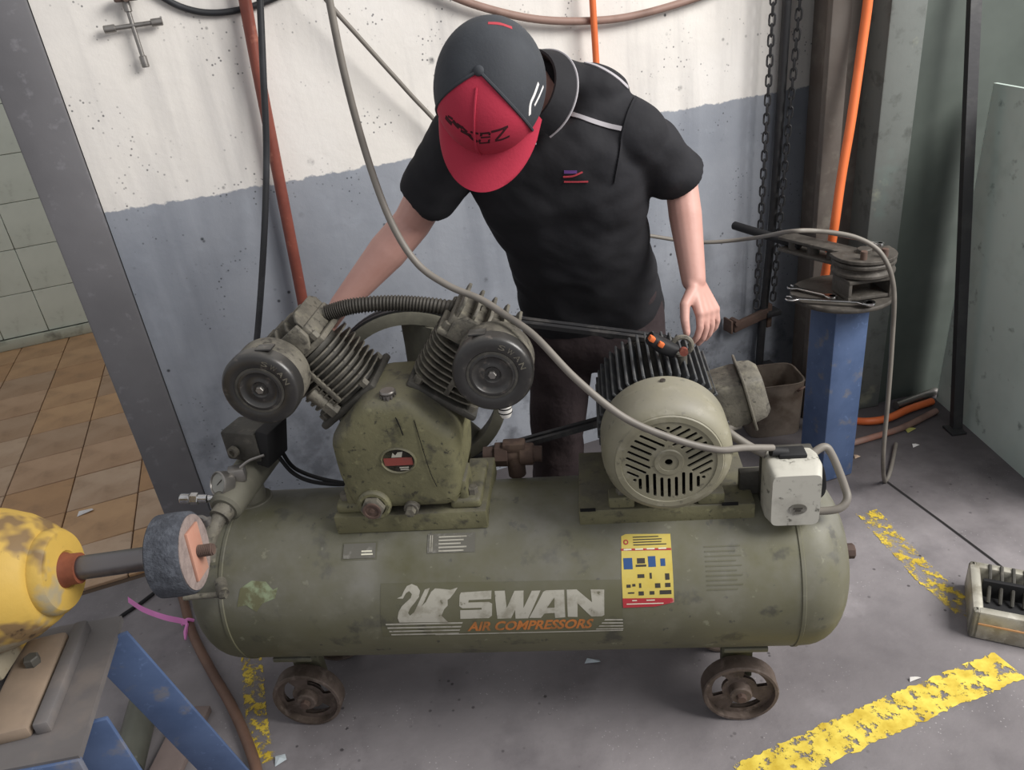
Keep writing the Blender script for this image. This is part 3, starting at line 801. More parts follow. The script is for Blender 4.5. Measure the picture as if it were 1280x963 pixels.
# corrugated discharge hose between the heads
hp = catmull([tk(408, 392, .07), tk(440, 383, .075), tk(490, 379, .08), tk(540, 382, .08), tk(602, 392, .07)], 24)
L_ = sum((b - a).length for a, b in zip(hp, hp[1:])); pts = []
g = G(); g.tube(hp, .0165, n=16, per=1, corr=.80)
part(g, 'corrugated_hose', mk('hose_corrugated', '3d3a35', .6, 0, [('57534b', 20, .5, .7, .5)]), CR)
for a_, b_ in ((hp[0], tk(388, 398, .06)), (hp[-1], tk(612, 398, .06))):
    g = G(); g.cyl(a_ + (a_ - b_) * .2, b_, .0125, n=12); part(g, 'hose_union', 'cast_grey', CR)

# flywheel, pulley, belts
FY = .175
fcx, fcz, fr = -.235, .72, .198
g = G(); g.lathe([(fr - .026, 0), (fr - .006, 0), (fr, .003), (fr, .008), (fr - .010, .014), (fr, .020), (fr, .028), (fr - .010, .034), (fr, .040), (fr, .045), (fr - .006, .048), (fr - .026, .048), (fr - .022, .024)], (fcx, FY, fcz), (0, 1, 0), 72, closed=True)
fly = part(g, 'flywheel', 'cast_olive', CR)
g = G(); g.cyl((fcx, FY - .02, fcz), (fcx, FY + .06, fcz), .042, n=28, bev=.004); part(g, 'hub', 'cast_dark', fly)
for k in range(5):
    a = 2 * PI * k / 5 + PI / 2 - .12; d = V((math.cos(a), 0, math.sin(a))); s_ = V((-math.sin(a), 0, math.cos(a)))
    c0, c1 = V((fcx, FY + .024, fcz)) + d * .035, V((fcx, FY + .024, fcz)) + d * (fr - .03)
    w0 = (s_ * .8 + V((0, .6, 0))).normalized(); t0 = d.cross(w0)
    g = G(); g.loft([(c0, w0 * .030, t0 * .007), ((c0 + c1) / 2, w0 * .040, t0 * .006), (c1, w0 * .052, t0 * .006)], n=20, p=4); part(g, 'spoke', 'cast_olive', fly)
pcx, pcz, prr = .28, .728, .082
g = G(); g.lathe([(.02, 0), (prr, 0), (prr, .006), (prr - .01, .012), (prr, .018), (prr, .026), (prr - .01, .032), (prr, .038), (prr, .046), (.02, .046)], (pcx, FY, pcz), (0, 1, 0), 48); part(g, 'motor_pulley', 'cast_dark', CR)
def belt(y):
    c1, c2 = V((fcx, y, fcz)), V((pcx, y, pcz)); r1, r2 = fr + .001, prr + .001
    dv = c2 - c1; L = dv.length; base = math.atan2(dv.z, dv.x); phi = math.acos((r1 - r2) / L); pts = []
    for k in range(41):
        a = base + phi + (2 * PI - 2 * phi) * k / 40; pts.append((c1, a, r1))
    for k in range(21):
        a = base - phi + (2 * phi) * k / 20; pts.append((c2, a, r2))
    vs_, fs = [], []
    for c, a, r in pts:
        for dr, dy in ((.004, -.007), (.004, .007), (-.006, .005), (-.006, -.005)):
            vs_.append(c + V((math.cos(a) * (r + dr), dy, math.sin(a) * (r + dr))))
    n_ = len(pts)
    for i in range(n_):
        j = (i + 1) % n_
        for k in range(4): fs.append((i * 4 + k, j * 4 + k, j * 4 + (k + 1) % 4, i * 4 + (k + 1) % 4))
    g = G(); g.raw(vs_, fs); part(g, 'drive_belt', 'belt_rubber', CR)
belt(FY + .014); belt(FY + .034)

# motor
MX, MZ = .28, .728
g = G(); g.box((.279, .02, .563), (.336, .21, .036), bevel=.003); mb = part(g, 'motor_base', 'pump_green', CR)
for sx in (-.15, .12):
    g = G(); g.box((.279 + sx, -.088, .585), (.03, .003, .006)); part(g, 'slot', 'hole_black', mb)
g = G(); g.lathe([(.06, -.02), (.100, -.02), (.100, .145), (.09, .155), (.05, .165), (.03, .165)], (MX, 0, MZ), (0, 1, 0), 40)
g.cyl((MX, .15, MZ), (MX, .225, MZ), .016)
mot = part(g, 'motor_housing', 'cast_dark', CR)
fg2 = G(); fg2.box((0, .052, .108), (.0048, .185, .030), bevel=.001, seg=1); mf_me = fg2.mesh('cooling_fin'); mset(mf_me, 'motor_fin')
for k in range(46):
    a = 2 * PI * k / 46
    if math.cos(a) < -.55 and abs(math.sin(a)) < .75: continue
    if abs(math.degrees(a) - 72) < 14: continue
    o = link('cooling_fin', mf_me, mot, (MX, 0, MZ)); o.rotation_euler = (0, a, 0)
for sx in (-1, 1):
    g = G(); g.box((MX + sx * .085, -.065, .594), (.05, .035, .026), bevel=.004); g.box((MX + sx * .085, .11, .594), (.05, .04, .026), bevel=.004)
    g.box((MX + sx * .075, .025, .62), (.02, .19, .07), bevel=.006)
    part(g, 'motor_foot', 'pump_green', mot)
    g = G(); g.cyl((MX + sx * .085, -.067, .606), (MX + sx * .085, -.067, .618), .010, n=6, bev=.001); part(g, 'bolt', 'cast_grey', mot)
# fan cover with slots cut through
g = G(); g.lathe([(.0, -.150), (.03, -.150), (.097, -.150), (.0995, -.1485), (.107, -.142), (.113, -.132), (.116, -.118), (.1175, -.10), (.1175, -.045), (.115, -.045), (.115, -.10), (.111, -.130), (.104, -.140), (.096, -.146), (0, -.146)], (MX, 0, MZ), (0, 1, 0), 64)
me_c = g.mesh('fan_cover'); cov = link('fan_cover', me_c)
cut = G()
for q in range(3):
    a = -PI / 2 + q * 2 * PI / 3; u = V((math.cos(a), 0, math.sin(a))); w = V((-math.sin(a), 0, math.cos(a)))
    for k in range(-4, 5):
        off = k * .0128; lo = math.sqrt(max(.034 ** 2 - off * off, 0)) if abs(off) < .034 else .0
        lo = max(lo, abs(off) * .62); hi = math.sqrt(.076 ** 2 - off * off)
        c = V((MX, -.148, MZ)) + w * off + u * (lo + hi) / 2
        R_ = Matrix((u, V((0, 1, 0)), u.cross(V((0, 1, 0))))).transposed()
        cut.box(c, (max(hi - lo, .01), .02, .0056), R_, .0022, 2)
for q in range(3):
    a = PI / 2 + q * 2 * PI / 3; cut.cyl((MX + math.cos(a) * .07, -.16, MZ + math.sin(a) * .07), (MX + math.cos(a) * .07, -.14, MZ + math.sin(a) * .07), .0035, n=10)
cut.cyl((MX, -.16, MZ), (MX, -.14, MZ), .007, n=14)
co = link('cut', cut.mesh('cut'))
md = cov.modifiers.new('b', 'BOOLEAN'); md.object = co; md.operation = 'DIFFERENCE'; md.solver = 'EXACT'
dg = bpy.context.evaluated_depsgraph_get(); dg.update()
me2 = bpy.data.meshes.new_from_object(cov.evaluated_get(dg)); bpy.data.objects.remove(cov); bpy.data.objects.remove(co)
me2.polygons.foreach_set('use_smooth', [True] * len(me2.polygons)); me2.set_sharp_from_angle(angle=math.radians(30)); mset(me2, 'fan_cover')
cov = link('fan_cover', me2, CR)
g = G(); g.lathe([(.0, 0), (.085, 0), (.085, .006), (0, .006)], (MX, -.115, MZ), (0, 1, 0), 40); part(g, 'fan', 'hole_black', cov)
g = G(); g.lathe([(.017, 0), (.0175, .0022), (.025, .0022), (.027, 0)], (MX, -.150, MZ), (0, -1, 0), 40, closed=True); part(g, 'hub_ring', 'fan_cover', cov)
g = G(); g.lathe([(.0835, 0), (.084, .0024), (.094, .0024), (.096, 0)], (MX, -.150, MZ), (0, -1, 0), 56, closed=True); part(g, 'face_ring', 'fan_cover', cov)
g = G(); g.cyl((MX, -.065, MZ + .115), (MX, -.065, MZ + .121), .005, n=8); part(g, 'screw', 'steel_worn', cov)
# eye bolt on the motor
g = G(); ep = V((MX + .045, .03, MZ + .122))
rp = [ep + V((.018 * math.cos(a * PI / 8), 0, .018 + .018 * math.sin(a * PI / 8))) for a in range(17)]
g.tube(rp, .005, n=8, per=2); g.cyl(ep - V((0, 0, .02)), ep, .01)
part(g, 'lifting_eye', 'cast_grey', mot)
# terminal box
ta_ = math.radians(15); u = V((math.cos(ta_), 0, math.sin(ta_))); w = V((-math.sin(ta_), 0, math.cos(ta_)))
R_ = Matrix((u, V((0, 1, 0)), u.cross(V((0, 1, 0))))).transposed(); tb = V((MX, .012, MZ))
g = G(); g.box(tb + u * .128, (.07, .095, .088), R_, .006); term = part(g, 'terminal_box', 'cast_grey', CR)
g = G(); g.box(tb + u * .165, (.005, .112, .112), R_, .002); part(g, 'gasket_flange', 'cast_grey', term)
g = G()
for (a_, b_) in ((.165, .052), (.192, .046), (.200, .038)): pass
g.loft([(tb + u * .167, V((0, .050, 0)), w * .050), (tb + u * .190, V((0, .045, 0)), w * .046), (tb + u * .200, V((0, .036, 0)), w * .037)], n=28, p=6)
part(g, 'terminal_cover', 'cast_grey', term)
# switch box at the right end
g = G()
sb = V((.508, 0, 0))
g.loft([(V((.508, -.055, .622)), V((.046, 0, 0)), V((0, 0, .060))), (V((.508, -.075, .622)), V((.050, 0, 0)), V((0, 0, .064))), (V((.508, -.105, .622)), V((.050, 0, 0)), V((0, 0, .064))), (V((.508, -.132, .618)), V((.043, 0, 0)), V((0, 0, .055)))], n=36, p=9)
sw = part(g, 'switch_box', 'switch_white', CR)
g = G(); g.box((.508, -.045, .62), (.094, .022, .118), bevel=.004); g.box((.455, -.03, .595), (.06, .02, .05), bevel=.002); part(g, 'back_plate', 'cast_dark', sw)
g = G(); g.lathe([(0, .001), (.016, .001), (.016, 0)], (.512, -.1325, .60), (0, -1, 0), 28, sx=1, sy=.72); part(g, 'emblem', 'plate_grey', sw)
g = G(); g.box((.512, -.134, .602), (.016, .001, .003)); g.box((.512, -.134, .597), (.010, .001, .0025)); part(g, 'emblem_print', 'sticker_dark', sw)
g = G(); g.box((.508, -.08, .689), (.05, .032, .010), bevel=.003); g.cyl((.50, -.08, .69), (.47, -.085, .697), .009); part(g, 'gland', 'rubber', sw)
g = G(); g.tube([(.548, -.06, .668), (.575, -.05, .678), (.59, -.055, .66), (.610, -.075, .605), (.612, -.09, .585), (.595, -.10, .572), (.56, -.095, .565), (.54, -.09, .572)], .0075, n=12)
part(g, 'conduit', 'cable_grey', sw)
g = G(); g.tube([(.545, -.055, .655), (.572, -.045, .63), (.575, -.06, .585), (.548, -.07, .57)], .0065, n=10); part(g, 'conduit', 'rubber', sw)
g = G(); g.tube([tb + u * .15 + V((0, -.03, -.05)), (.40, -.04, .72), (.43, -.06, .70), (.463, -.075, .685)], .008, n=12); part(g, 'motor_lead', 'cable_grey', term)

# manifold, pressure switch, gauge at the left end
g = G(); g.cyl((-.595, .12, .634), (-.618, -.07, .612), .041, .034, n=28, bev=.006); g.cyl((-.606, .03, .55), (-.606, .03, .62), .03, n=20); g.cyl((-.606, .03, .556), (-.606, .03, .570), .042, n=24, bev=.003)
man = part(g, 'manifold', 'cast_olive', CR)
g = G(); g.cyl((-.616, -.065, .612), (-.622, -.088, .606), .022, n=18); g.tube([(-.622, -.085, .606), (-.628, -.108, .596), (-.640, -.125, .572), (-.645, -.135, .55)], .0155, n=14); g.cyl((-.64, -.128, .565), (-.647, -.14, .54), .019, n=6)
part(g, 'outlet_elbow', 'cast_grey', man)
g = G(); g.tube([(-.63, -.112, .615), (-.655, -.10, .618), (-.69, -.105, .605)], .005, n=8); g.cyl((-.635, -.11, .60), (-.635, -.108, .62), .008); part(g, 'valve_lever', 'steel_worn', man)
g = G(); g.box((-.585, .055, .705), (.085, .07, .07), (0, 0, -.25), .006); g.cyl((-.60, .05, .64), (-.59, .05, .68), .014)
ps = part(g, 'pressure_switch', 'cast_dark', CR)
g = G(); g.box((-.535, .05, .70), (.03, .074, .09), (0, .25, -.25), .004); part(g, 'switch_cover', 'rubber', ps)
g = G(); g.lathe([(.012, 0), (.012, .01), (.007, .011), (.006, .004), (0, .004)], (-.605, .0175, .70), (-.25, -.97, 0), 20); part(g, 'port', 'cast_grey', ps)
g = G(); g.box((-.60, -.01, .66), (.035, .03, .03), (0, 0, .3), .003); g.cyl((-.6, -.01, .63), (-.6, -.01, .66), .01); g.tube([(-.59, -.01, .675), (-.57, .0, .685), (-.54, .01, .69)], .003, n=6); part(g, 'safety_valve', 'steel_worn', man)
gp = V((-.628, -.045, .660)); gd = V((-.45, -.75, .48)).normalized()
g = G(); g.lathe([(.006, -.03), (.024, -.026), (.0265, -.022), (.0265, .0), (.024, .002), (.0225, .0), (.0225, -.003)], gp, gd, 32); g.cyl(gp - gd * .02, (-.606, -.02, .63), .007)
ga = part(g, 'pressure_gauge', 'steel_worn', CR)
g = G(); g.lathe([(0, 0), (.0225, 0)], gp - gd * .002, gd, 28); part(g, 'dial', 'glass_dial', ga)
Rg = frame(gd, (1, 0, 0)); g = G(); g.box(gp + Rg @ V((.004, .003, -.001)), (.018, .0016, .0008), Rg @ Matrix.Rotation(.6, 3, 'Z')); part(g, 'needle', 'sticker_dark', ga)
g = G(); cpl = V((-.655, -.055, .632)); cd = V((-.95, -.1, .12)).normalized()
g.cyl(cpl, cpl + cd * .02, .009, n=12); g.cyl(cpl + cd * .018, cpl + cd * .034, .0125, n=6, bev=.001); g.cyl(cpl + cd * .034, cpl + cd * .055, .011, n=20, bev=.002); g.cyl((-.62, -.04, .62), cpl, .008)
part(g, 'quick_coupler', 'chrome', man)
g = G(); g.cyl((-.62, -.16, .50), (-.60, -.195, .498), .012); g.cyl((-.68, -.20, .497), (-.60, -.195, .498), .006); g.cyl((-.605, -.196, .498), (-.594, -.195, .498), .009, n=8); part(g, 'tank_valve', 'cast_grey', CR)
for pth in ([(-.535, .055, .66), (-.515, .06, .61), (-.48, .06, .585), (-.42, .05, .58), (-.37, .05, .58)], [(-.53, .06, .69), (-.525, .08, .62), (-.50, .085, .59), (-.44, .06, .585), (-.37, .04, .583)]):
    g = G(); g.tube(pth, .0045, n=8); part(g, 'unloader_tube', 'rubber', CR)
g = G(); g.prism([(-.02, 0), (.03, 0), (.03, .06), (.018, .06)], Matrix.Translation((-.40, .10, .59)) @ Matrix.Rotation(PI / 2, 4, 'X'), .008, .001, 1); part(g, 'bracket', 'pump_green', CR)
# check valve behind the tank top, under the belts
g = G(); g.cyl((-.10, .13, .585), (.03, .13, .58), .018, n=18); g.cyl((-.075, .13, .584), (-.045, .13, .583), .027, n=6, bev=.002); g.cyl((-.02, .13, .582), (.012, .13, .581), .025, n=20, bev=.003); g.cyl((-.03, .13, .53), (-.03, .13, .58), .02); g.box((-.03, .13, .605), (.05, .03, .022), bevel=.004)
part(g, 'check_valve', 'rusty', CR)

# power cable from above into the switch box
g = G(); pts = [tk(x, y, l) for x, y, l in ((966, 560, -.085), (930, 560, -.12), (895, 562, -.155), (840, 548, -.168), (780, 522, -.165), (720, 474, -.14), (668, 420, -.09), (630, 393, -.05), (600, 374, -.02), (560, 357, .0), (522, 330, .02), (490, 280, .03), (460, 200, .05), (430, 90, .05), (404, -40, .05))]
g.tube(ext([TM @ p for p in pts], 0, .9), .0064, n=12)
thing(g, 'power_cable', 'cable_grey', 'grey power cable hanging down across the motor into the white switch box', 'cable', ang=80)
# small black grip with orange buttons lying on the motor
rcp = TM @ V((MX + .005, .02, MZ + .126))
rr_ = root('pendant_grip', rcp, 'small black grip with orange buttons lying on top of the motor', 'grip')
g = G(); g.loft([(TM @ V((MX - .015, .02, MZ + .165)), V((.0, .016, 0)), V((.007, 0, .009))), (TM @ V((MX + .008, .02, MZ + .148)), V((0, .018, 0)), V((.009, 0, .011))), (TM @ V((MX + .03, .02, MZ + .135)), V((0, .014, 0)), V((.008, 0, .010)))], n=20, p=3); part(g, 'body', 'rubber', rr_, rcp)
for dx, dz in ((-.012, .170), (.004, .158)):
    g = G(); g.box(TM @ V((MX + dx, .006, MZ + dz)), (.011, .014, .010), (0, .6, 0), .002); part(g, 'button', 'hose_orange', rr_, rcp)
g = G(); g.cyl(TM @ V((MX + .045, .005, MZ + .142)), TM @ V((MX + .045, -.004, MZ + .142)), .008, n=12); part(g, 'plug', 'pipe_red', rr_, rcp)

# ------------------------------------------------------------------ the worker
mk('skin', 'c0958a', .5, 0, [('b38478', 14, .45, .7, .5)], (120, .08))
mk('hair', '1c1817', .7)
mk('shirt_black', '242427', .8, 0, [('2e2e32', 6, .45, .7, .6)], (9, .2, .02), None, .2)
mk('trouser_dark', '332b2d', .85, 0, [('443a3a', 5, .45, .7, .6)], (10, .5, .02), None, .2)
mk('piping', 'a3a0a4', .7)
mk('cap_dark', '35383d', .8, 0, [('44484d', 10, .45, .7, .5)], (200, .15))
mk('cap_red', 'b02d44', .75, 0, [('a0273d', 6, .45, .7, .5)], (200, .15))
mk('shoe_dark', '2a2321', .6)
mk('logo_white', 'e2e0de', .6)
mk('thread_dark', '3a0d16', .8)
mk('logo_red', 'a83a44', .7)
mk('logo_purple', '5b3a78', .7)

Lsh, Rsh = V((.302, 1.549, 1.218)), V((-.040, 1.566, 1.255))
pel = V((.220, 1.765, .79))
mid = (Lsh + Rsh) / 2
up = (mid - pel); TL = up.length; up.normalize()
wv = (Lsh - Rsh); wv = (wv - up * wv.dot(up)).normalized()
dv = wv.cross(up).normalized()             # towards the back
if dv.y < 0: dv = -dv
Lel, Lwr, Lhd = dp(851, 226, 1.64), dp(867, 350, 1.64), dp(884, 405, 1.63)
Rel, Rwr = V((-.170, 1.640, 1.075)), V((-.345, 1.585, .93))
hipL, hipR = pel + wv * .085 - V((0, 0, .02)), pel - wv * .085 - V((0, 0, .02))
knL, knR = V((.335, 1.745, .45)), V((.110, 1.755, .46))
anL, anR = V((.37, 1.83, .085)), V((.085, 1.83, .085))
hu = (CAMX * -.13 - CAMY * .16 - Fw * .97).normalized()      # crown direction of the head
hf = (CAMX * -.16 - CAMY * .98 + Fw * .18); hf = (hf - hu * hf.dot(hu)).normalized()
hs = hf.cross(hu).normalized()             # wearer's left or right side
if hs.dot(CAMX) < 0: hs = -hs
hc = dp(614, 110, 1.31)                    # centre of the cap band
HR = Matrix((hs, hf, hu)).transposed()
def hp_(a, b, c): return hc + hs * a + hf * b + hu * c
c7 = mid + up * .065 + dv * .05

def torso(extra, t0, t1):
    R_ = []
    for t, w, d, sh in ((-.16, .150, .100, 0), (-.05, .162, .108, 0), (.12, .158, .102, 0), (.35, .146, .096, -.004), (.58, .160, .106, .004), (.80, .172, .112, .012), (.97, .158, .092, .018), (1.08, .105, .066, .028), (1.16, .058, .052, .035)):
        if t < t0 - 1e-6 or t > t1 + 1e-6: continue
        R_.append((pel + up * (TL * t) + dv * sh, wv * (w + extra), dv * (d + extra)))
    return R_
def fingers(g, wr, d, pn, side, spread=.0, curl=.5):
    """palm and five fingers: d along the hand, pn palm normal (where fingers curl to), side towards the thumb"""
    d = d.normalized(); pn = (pn - d * pn.dot(d)).normalized(); sd = d.cross(pn).normalized()
    if sd.dot(side) < 0: sd = -sd
    for k in range(4):
        g.cap(wr + d * .005 + sd * (.013 - .0085 * k), wr + d * .074 + sd * (.031 - .0205 * k), .015, .0112, n=12)
    for k, L in enumerate((.060, .067, .061, .048)):
        b = wr + d * .074 + sd * (.031 - .0205 * k); dd = (d + sd * (.10 - .07 * k) * (1 + spread)).normalized(); p = b
        for q, fr_ in enumerate((.45, .31, .24)):
            ang = curl * (.5 + .55 * q); v_ = (dd * math.cos(ang) + pn * math.sin(ang)).normalized()
            e = p + v_ * L * fr_ * 1.12; g.cap(p, e, .0092 - .0008 * q, .0086 - .0008 * q, n=10); p = e
    b = wr + d * .022 + sd * .020; m_ = b + (d * .55 + sd * .75 + pn * .25).normalized() * .042
    e = m_ + (d * .9 + sd * .28 + pn * .25).normalized() * .034; t_ = e + (d * .95 + pn * .3).normalized() * .026
    g.cap(b, m_, .0145, .0115, n=12); g.cap(m_, e, .0112, .0098, n=10); g.cap(e, t_, .0098, .0082, n=10)

g = G()
g.loft(torso(-.020, -.16, 1.08))
nk = hp_(0, -.045, -.07)
g.cap(c7 + dv * -.025 - up * .02, nk, .052, .054)
g.ell(hp_(0, -.004, -.008), (.0735, .094, .100), HR, 28, 18)         # skull
g.ell(hp_(0, .030, -.085), (.058, .062, .062), HR)                   # face and jaw
g.ell(hp_(0, .062, -.128), (.027, .025, .022), HR)                   # chin
g.cap(hp_(0, .093, -.045), hp_(0, .104, -.075), .008, .0125, n=10)   # nose
g.ell(hp_(0, .089, -.105), (.022, .010, .008), HR)                   # lips
for s_ in (-1, 1):
    g.ell(hp_(s_ * .075, -.012, -.050), (.010, .020, .031), HR)      # ears
    g.ell(hp_(s_ * .030, .080, -.046), (.015, .012, .011), HR)       # eye sockets
for sh, el, wr, k_ in ((Lsh, Lel, Lwr, .84), (Rsh, Rel, Rwr, 1.)):
    g.cap(sh, el, .048 * k_, .041 * k_); g.cap(el, el + (wr - el) * .35, .041 * k_, .042 * k_); g.cap(el + (wr - el) * .35, wr, .042 * k_, .026)
fingers(g, Lwr, (Lhd - Lwr) + V((.012, 0, 0)), V((-.6, .6, -.2)), V((-.7, -.7, 0)), .2, .75)
fingers(g, Rwr, V((-.10, .035, -.09)), V((.35, -.5, -.6)), V((.4, -.8, .2)), 0, .75)
for h_, k_, a_ in ((hipL, knL, anL), (hipR, knR, anR)):
    g.cap(h_, k_, .078, .054); g.cap(k_, k_ + (a_ - k_) * .3, .054, .055); g.cap(k_ + (a_ - k_) * .3, a_, .055, .036)
    g.cap(a_ + V((0, .02, -.04)), a_ + V((0, -.13, -.05)), .036, .030)
me = remesh(g, 'person', .0034, 3, .4)
PB = V((.225, 1.80, 0))
offset_mesh(me, PB); mset(me, 'skin')
per = tag(link('person', me, None, PB), 'worker in black polo shirt and red and black cap bending over the compressor', 'person')

# polo shirt
g = G(); g.loft(torso(.012, -.16, 1.08), n=40)
g.cap(Lsh - wv * .012, Lsh + (Lel - Lsh) * .35, .060, .060); g.cyl(Lsh + (Lel - Lsh) * .2, Lsh + (Lel - Lsh) * .92, .060, .062, n=28)
for q_ in (-.01, .02, .05, .08, .11): g.ell(mid + wv * q_ + dv * .055 + up * (.082 - .42 * q_), (.060, .060, .052 - .12 * q_))
g.ell(mid - wv * .06 + dv * .04 + up * .04, (.07, .06, .055))
g.ell(Rsh + wv * .01, (.066,) * 3); g.cyl(Rsh + wv * .01, Rsh + (Rel - Rsh) * .72, .066, .064, n=28)
g.cap(mid + wv * .08 + dv * .03 + up * .01, Lsh, .06, .062); g.cap(mid - wv * .08 + dv * .03 + up * .01, Rsh, .06, .060)
shirt_me = remesh(g, 'polo_shirt', .0055, 8, .5)
# real folds in the cloth
from mathutils import noise as mnoise
nrm = [v.normal.copy() for v in shirt_me.vertices]
for v, vn in zip(shirt_me.vertices, nrm):
    p = v.co.copy(); a = (p - pel).dot(wv); b = (p - pel).dot(up)
    f = mnoise.noise(V((a * 9 + b * 6, b * 16 - a * 10, p.y * 5))) * .009 + mnoise.noise(V((a * 22, b * 30 + a * 18, p.y * 12))) * .0025
    v.co = p + vn * f
bw = bmesh.new(); bw.from_mesh(shirt_me); bvh_shirt = BVHTree.FromBMesh(bw); bw.free()
sm = shirt_me; offset_mesh(sm, PB); mset(sm, 'shirt_black'); shirt = link('polo_shirt', sm, per)
# trousers
g = G(); g.loft(torso(.008, -.16, .12), n=36); g.ell(pel - V((0, 0, .07)), (.165, .118, .11))
for h_, k_, a_ in ((hipL, knL, anL), (hipR, knR, anR)):
    g.cap(h_, k_, .092, .072); g.cap(k_, a_ + V((0, 0, .03)), .072, .064)
tm = remesh(g, 'trousers', .0065, 5, .5)
nrm = [v.normal.copy() for v in tm.vertices]
for v, vn in zip(tm.vertices, nrm):
    p = v.co.copy(); v.co = p + vn * (mnoise.noise(V((p.x * 14, p.y * 10, p.z * 16))) * .007)
offset_mesh(tm, PB); mset(tm, 'trouser_dark'); link('trousers', tm, per)
for a_ in (anL, anR):
    g = G(); g.loft([(a_ + V((0, .06, -.045)), V((.036, 0, 0)), V((0, 0, .038))), (a_ + V((0, .0, -.035)), V((.042, 0, 0)), V((0, 0, .050))), (a_ + V((0, -.08, -.048)), V((.047, 0, 0)), V((0, 0, .036))), (a_ + V((0, -.15, -.056)), V((.042, 0, 0)), V((0, 0, .028))), (a_ + V((0, -.185, -.062)), V((.026, 0, 0)), V((0, 0, .020)))], n=24, p=2.8)
    part(g, 'shoe', 'shoe_dark', per, PB)

def on_mesh(bvh, x, y, lift=.002):
    h = bvh.ray_cast(CP, ray(x, y))
    return (h[0] + h[1] * lift, h[1]) if h[0] is not None else None
def ribbon(bvh, px, w, name, mat, parent, lift=.0025, per=6, th=.0015):
    P2 = catmull([V((x, y, 0)) for x, y in px], per); L = []
    for p in P2:
        h = on_mesh(bvh, p.x, p.y, lift)
        if h: L.append(h)
    if len(L) < 2: return None
    vs_, fs = [], []
    for i, (p, n) in enumerate(L):
        d = (L[min(i + 1, len(L) - 1)][0] - L[max(i - 1, 0)][0])
        if d.length < 1e-7: d = V((1, 0, 0))
        s_ = d.normalized().cross(n).normalized() * w / 2
        vs_ += [p + s_, p - s_, p - s_ - n * (th + lift), p + s_ - n * (th + lift)]
    for i in range(len(L) - 1):
        for k in range(4): fs.append((i * 4 + k, i * 4 + (k + 1) % 4, i * 4 + 4 + (k + 1) % 4, i * 4 + 4 + k))
    fs += [(3, 2, 1, 0), tuple(len(vs_) - 4 + k for k in range(4))]
    g = G(); g.raw(vs_, fs); return part(g, name, mat, parent, PB)
ribbon(bvh_shirt, [(704, 139), (730, 148), (755, 156), (777, 161)], .0085, 'piping', 'piping', shirt)
ribbon(bvh_shirt, [(728, 78), (748, 84), (770, 97), (791, 116)], .007, 'piping', 'piping', shirt)
ribbon(bvh_shirt, [(541, 133), (549, 134), (556, 136)], .010, 'piping', 'piping', shirt)
ribbon(bvh_shirt, [(796, 118), (785, 143), (777, 175), (771, 210), (768, 228)], .004, 'seam', 'shirt_black', shirt, .004)
ribbon(bvh_shirt, [(704, 221), (716, 220), (728, 215)], .0028, 'logo', 'logo_red', shirt)
ribbon(bvh_shirt, [(705, 227), (735, 227)], .0026, 'logo', 'logo_red', shirt)
ribbon(bvh_shirt, [(705, 215), (721, 215)], .0055, 'logo', 'logo_purple', shirt, .002)
# collar, a folded band round the neck
g = G(); cv, cf = [], []
cc = mid + up * .075 + dv * .015; ca = (nk - (c7 + dv * -.02)).normalized(); cw = (wv - ca * wv.dot(ca)).normalized(); cd_ = ca.cross(cw)
NCOL = 40
for k in range(NCOL + 1):
    a = -PI * .5 + .18 + (2 * PI - .36) * k / NCOL
    dirv = cw * math.cos(a) + cd_ * math.sin(a)
    b0 = c7 + dv * -.03 + ca * .035 + dirv * .064; b1 = c7 + dv * -.03 + ca * .058 + dirv * .069; b2 = c7 + dv * -.03 + ca * .012 + dirv * .090
    cv += [b0, b1, b1 + dirv * .004, b2]
for k in range(NCOL):
    for q in range(3): cf.append((k * 4 + q, k * 4 + q + 1, k * 4 + 5 + q, k * 4 + 4 + q))
g.raw(cv, cf); collar = part(g, 'collar', 'shirt_black', shirt, PB)
g = G(); g.tube([cv[k * 4 + 3] for k in range(0, NCOL + 1, 2)], .0022, n=6, per=3); part(g, 'collar_piping', 'piping', shirt, PB)

# cap
def dome(a0, a1, off=0., nu=28, nv=12, t0=0., t1=PI / 2):
    vs_, fs = [], []
    for j in range(nv + 1):
        t = t0 + (t1 - t0) * j / nv
        for i in range(nu + 1):
            a = a0 + (a1 - a0) * i / nu
            x, y = math.sin(a), math.cos(a)
            rw, rl = .094 + off, .110 + off
            s_ = math.sin(t) ** .82; h = (.122 + off) * max(math.cos(t), 0) ** .9
            bulge = 1 + .05 * max(y, 0) * math.sin(2 * t)
            vs_.append(hp_(x * rw * s_ * bulge, y * rl * s_ * bulge, h))
    for j in range(nv):
        for i in range(nu): fs.append((j * (nu + 1) + i, j * (nu + 1) + i + 1, (j + 1) * (nu + 1) + i + 1, (j + 1) * (nu + 1) + i))
    return vs_, fs
FA = 1.02
g = G(); g.raw(*dome(FA, 2 * PI - FA, 0, 48, 14)); g.raw(*dome(FA, 2 * PI - FA, -.003, 48, 14))
capo = part(g, 'cap', 'cap_dark', per, PB, ang=80)
gf = G(); gf.raw(*dome(-FA, FA, 0, 30, 14)); gf.raw(*dome(-FA, FA, -.003, 30, 14))
part(gf, 'front_panel', 'cap_red', capo, PB, ang=80)
bvh_cap = BVHTree.FromPolygons([tuple(p) for p in gf.v], gf.f)
for s_ in (-1, 1):
    g = G(); g.tube([hp_(*q) for q in [(math.sin(s_ * FA) * .0955 * math.sin(t) ** .82, math.cos(FA) * .1115 * math.sin(t) ** .82, .1235 * max(math.cos(t), 0) ** .9) for t in [PI / 2 * k / 10 for k in range(11)]]], .0028, n=6, per=3); part(g, 'seam', 'cap_dark', capo, PB)
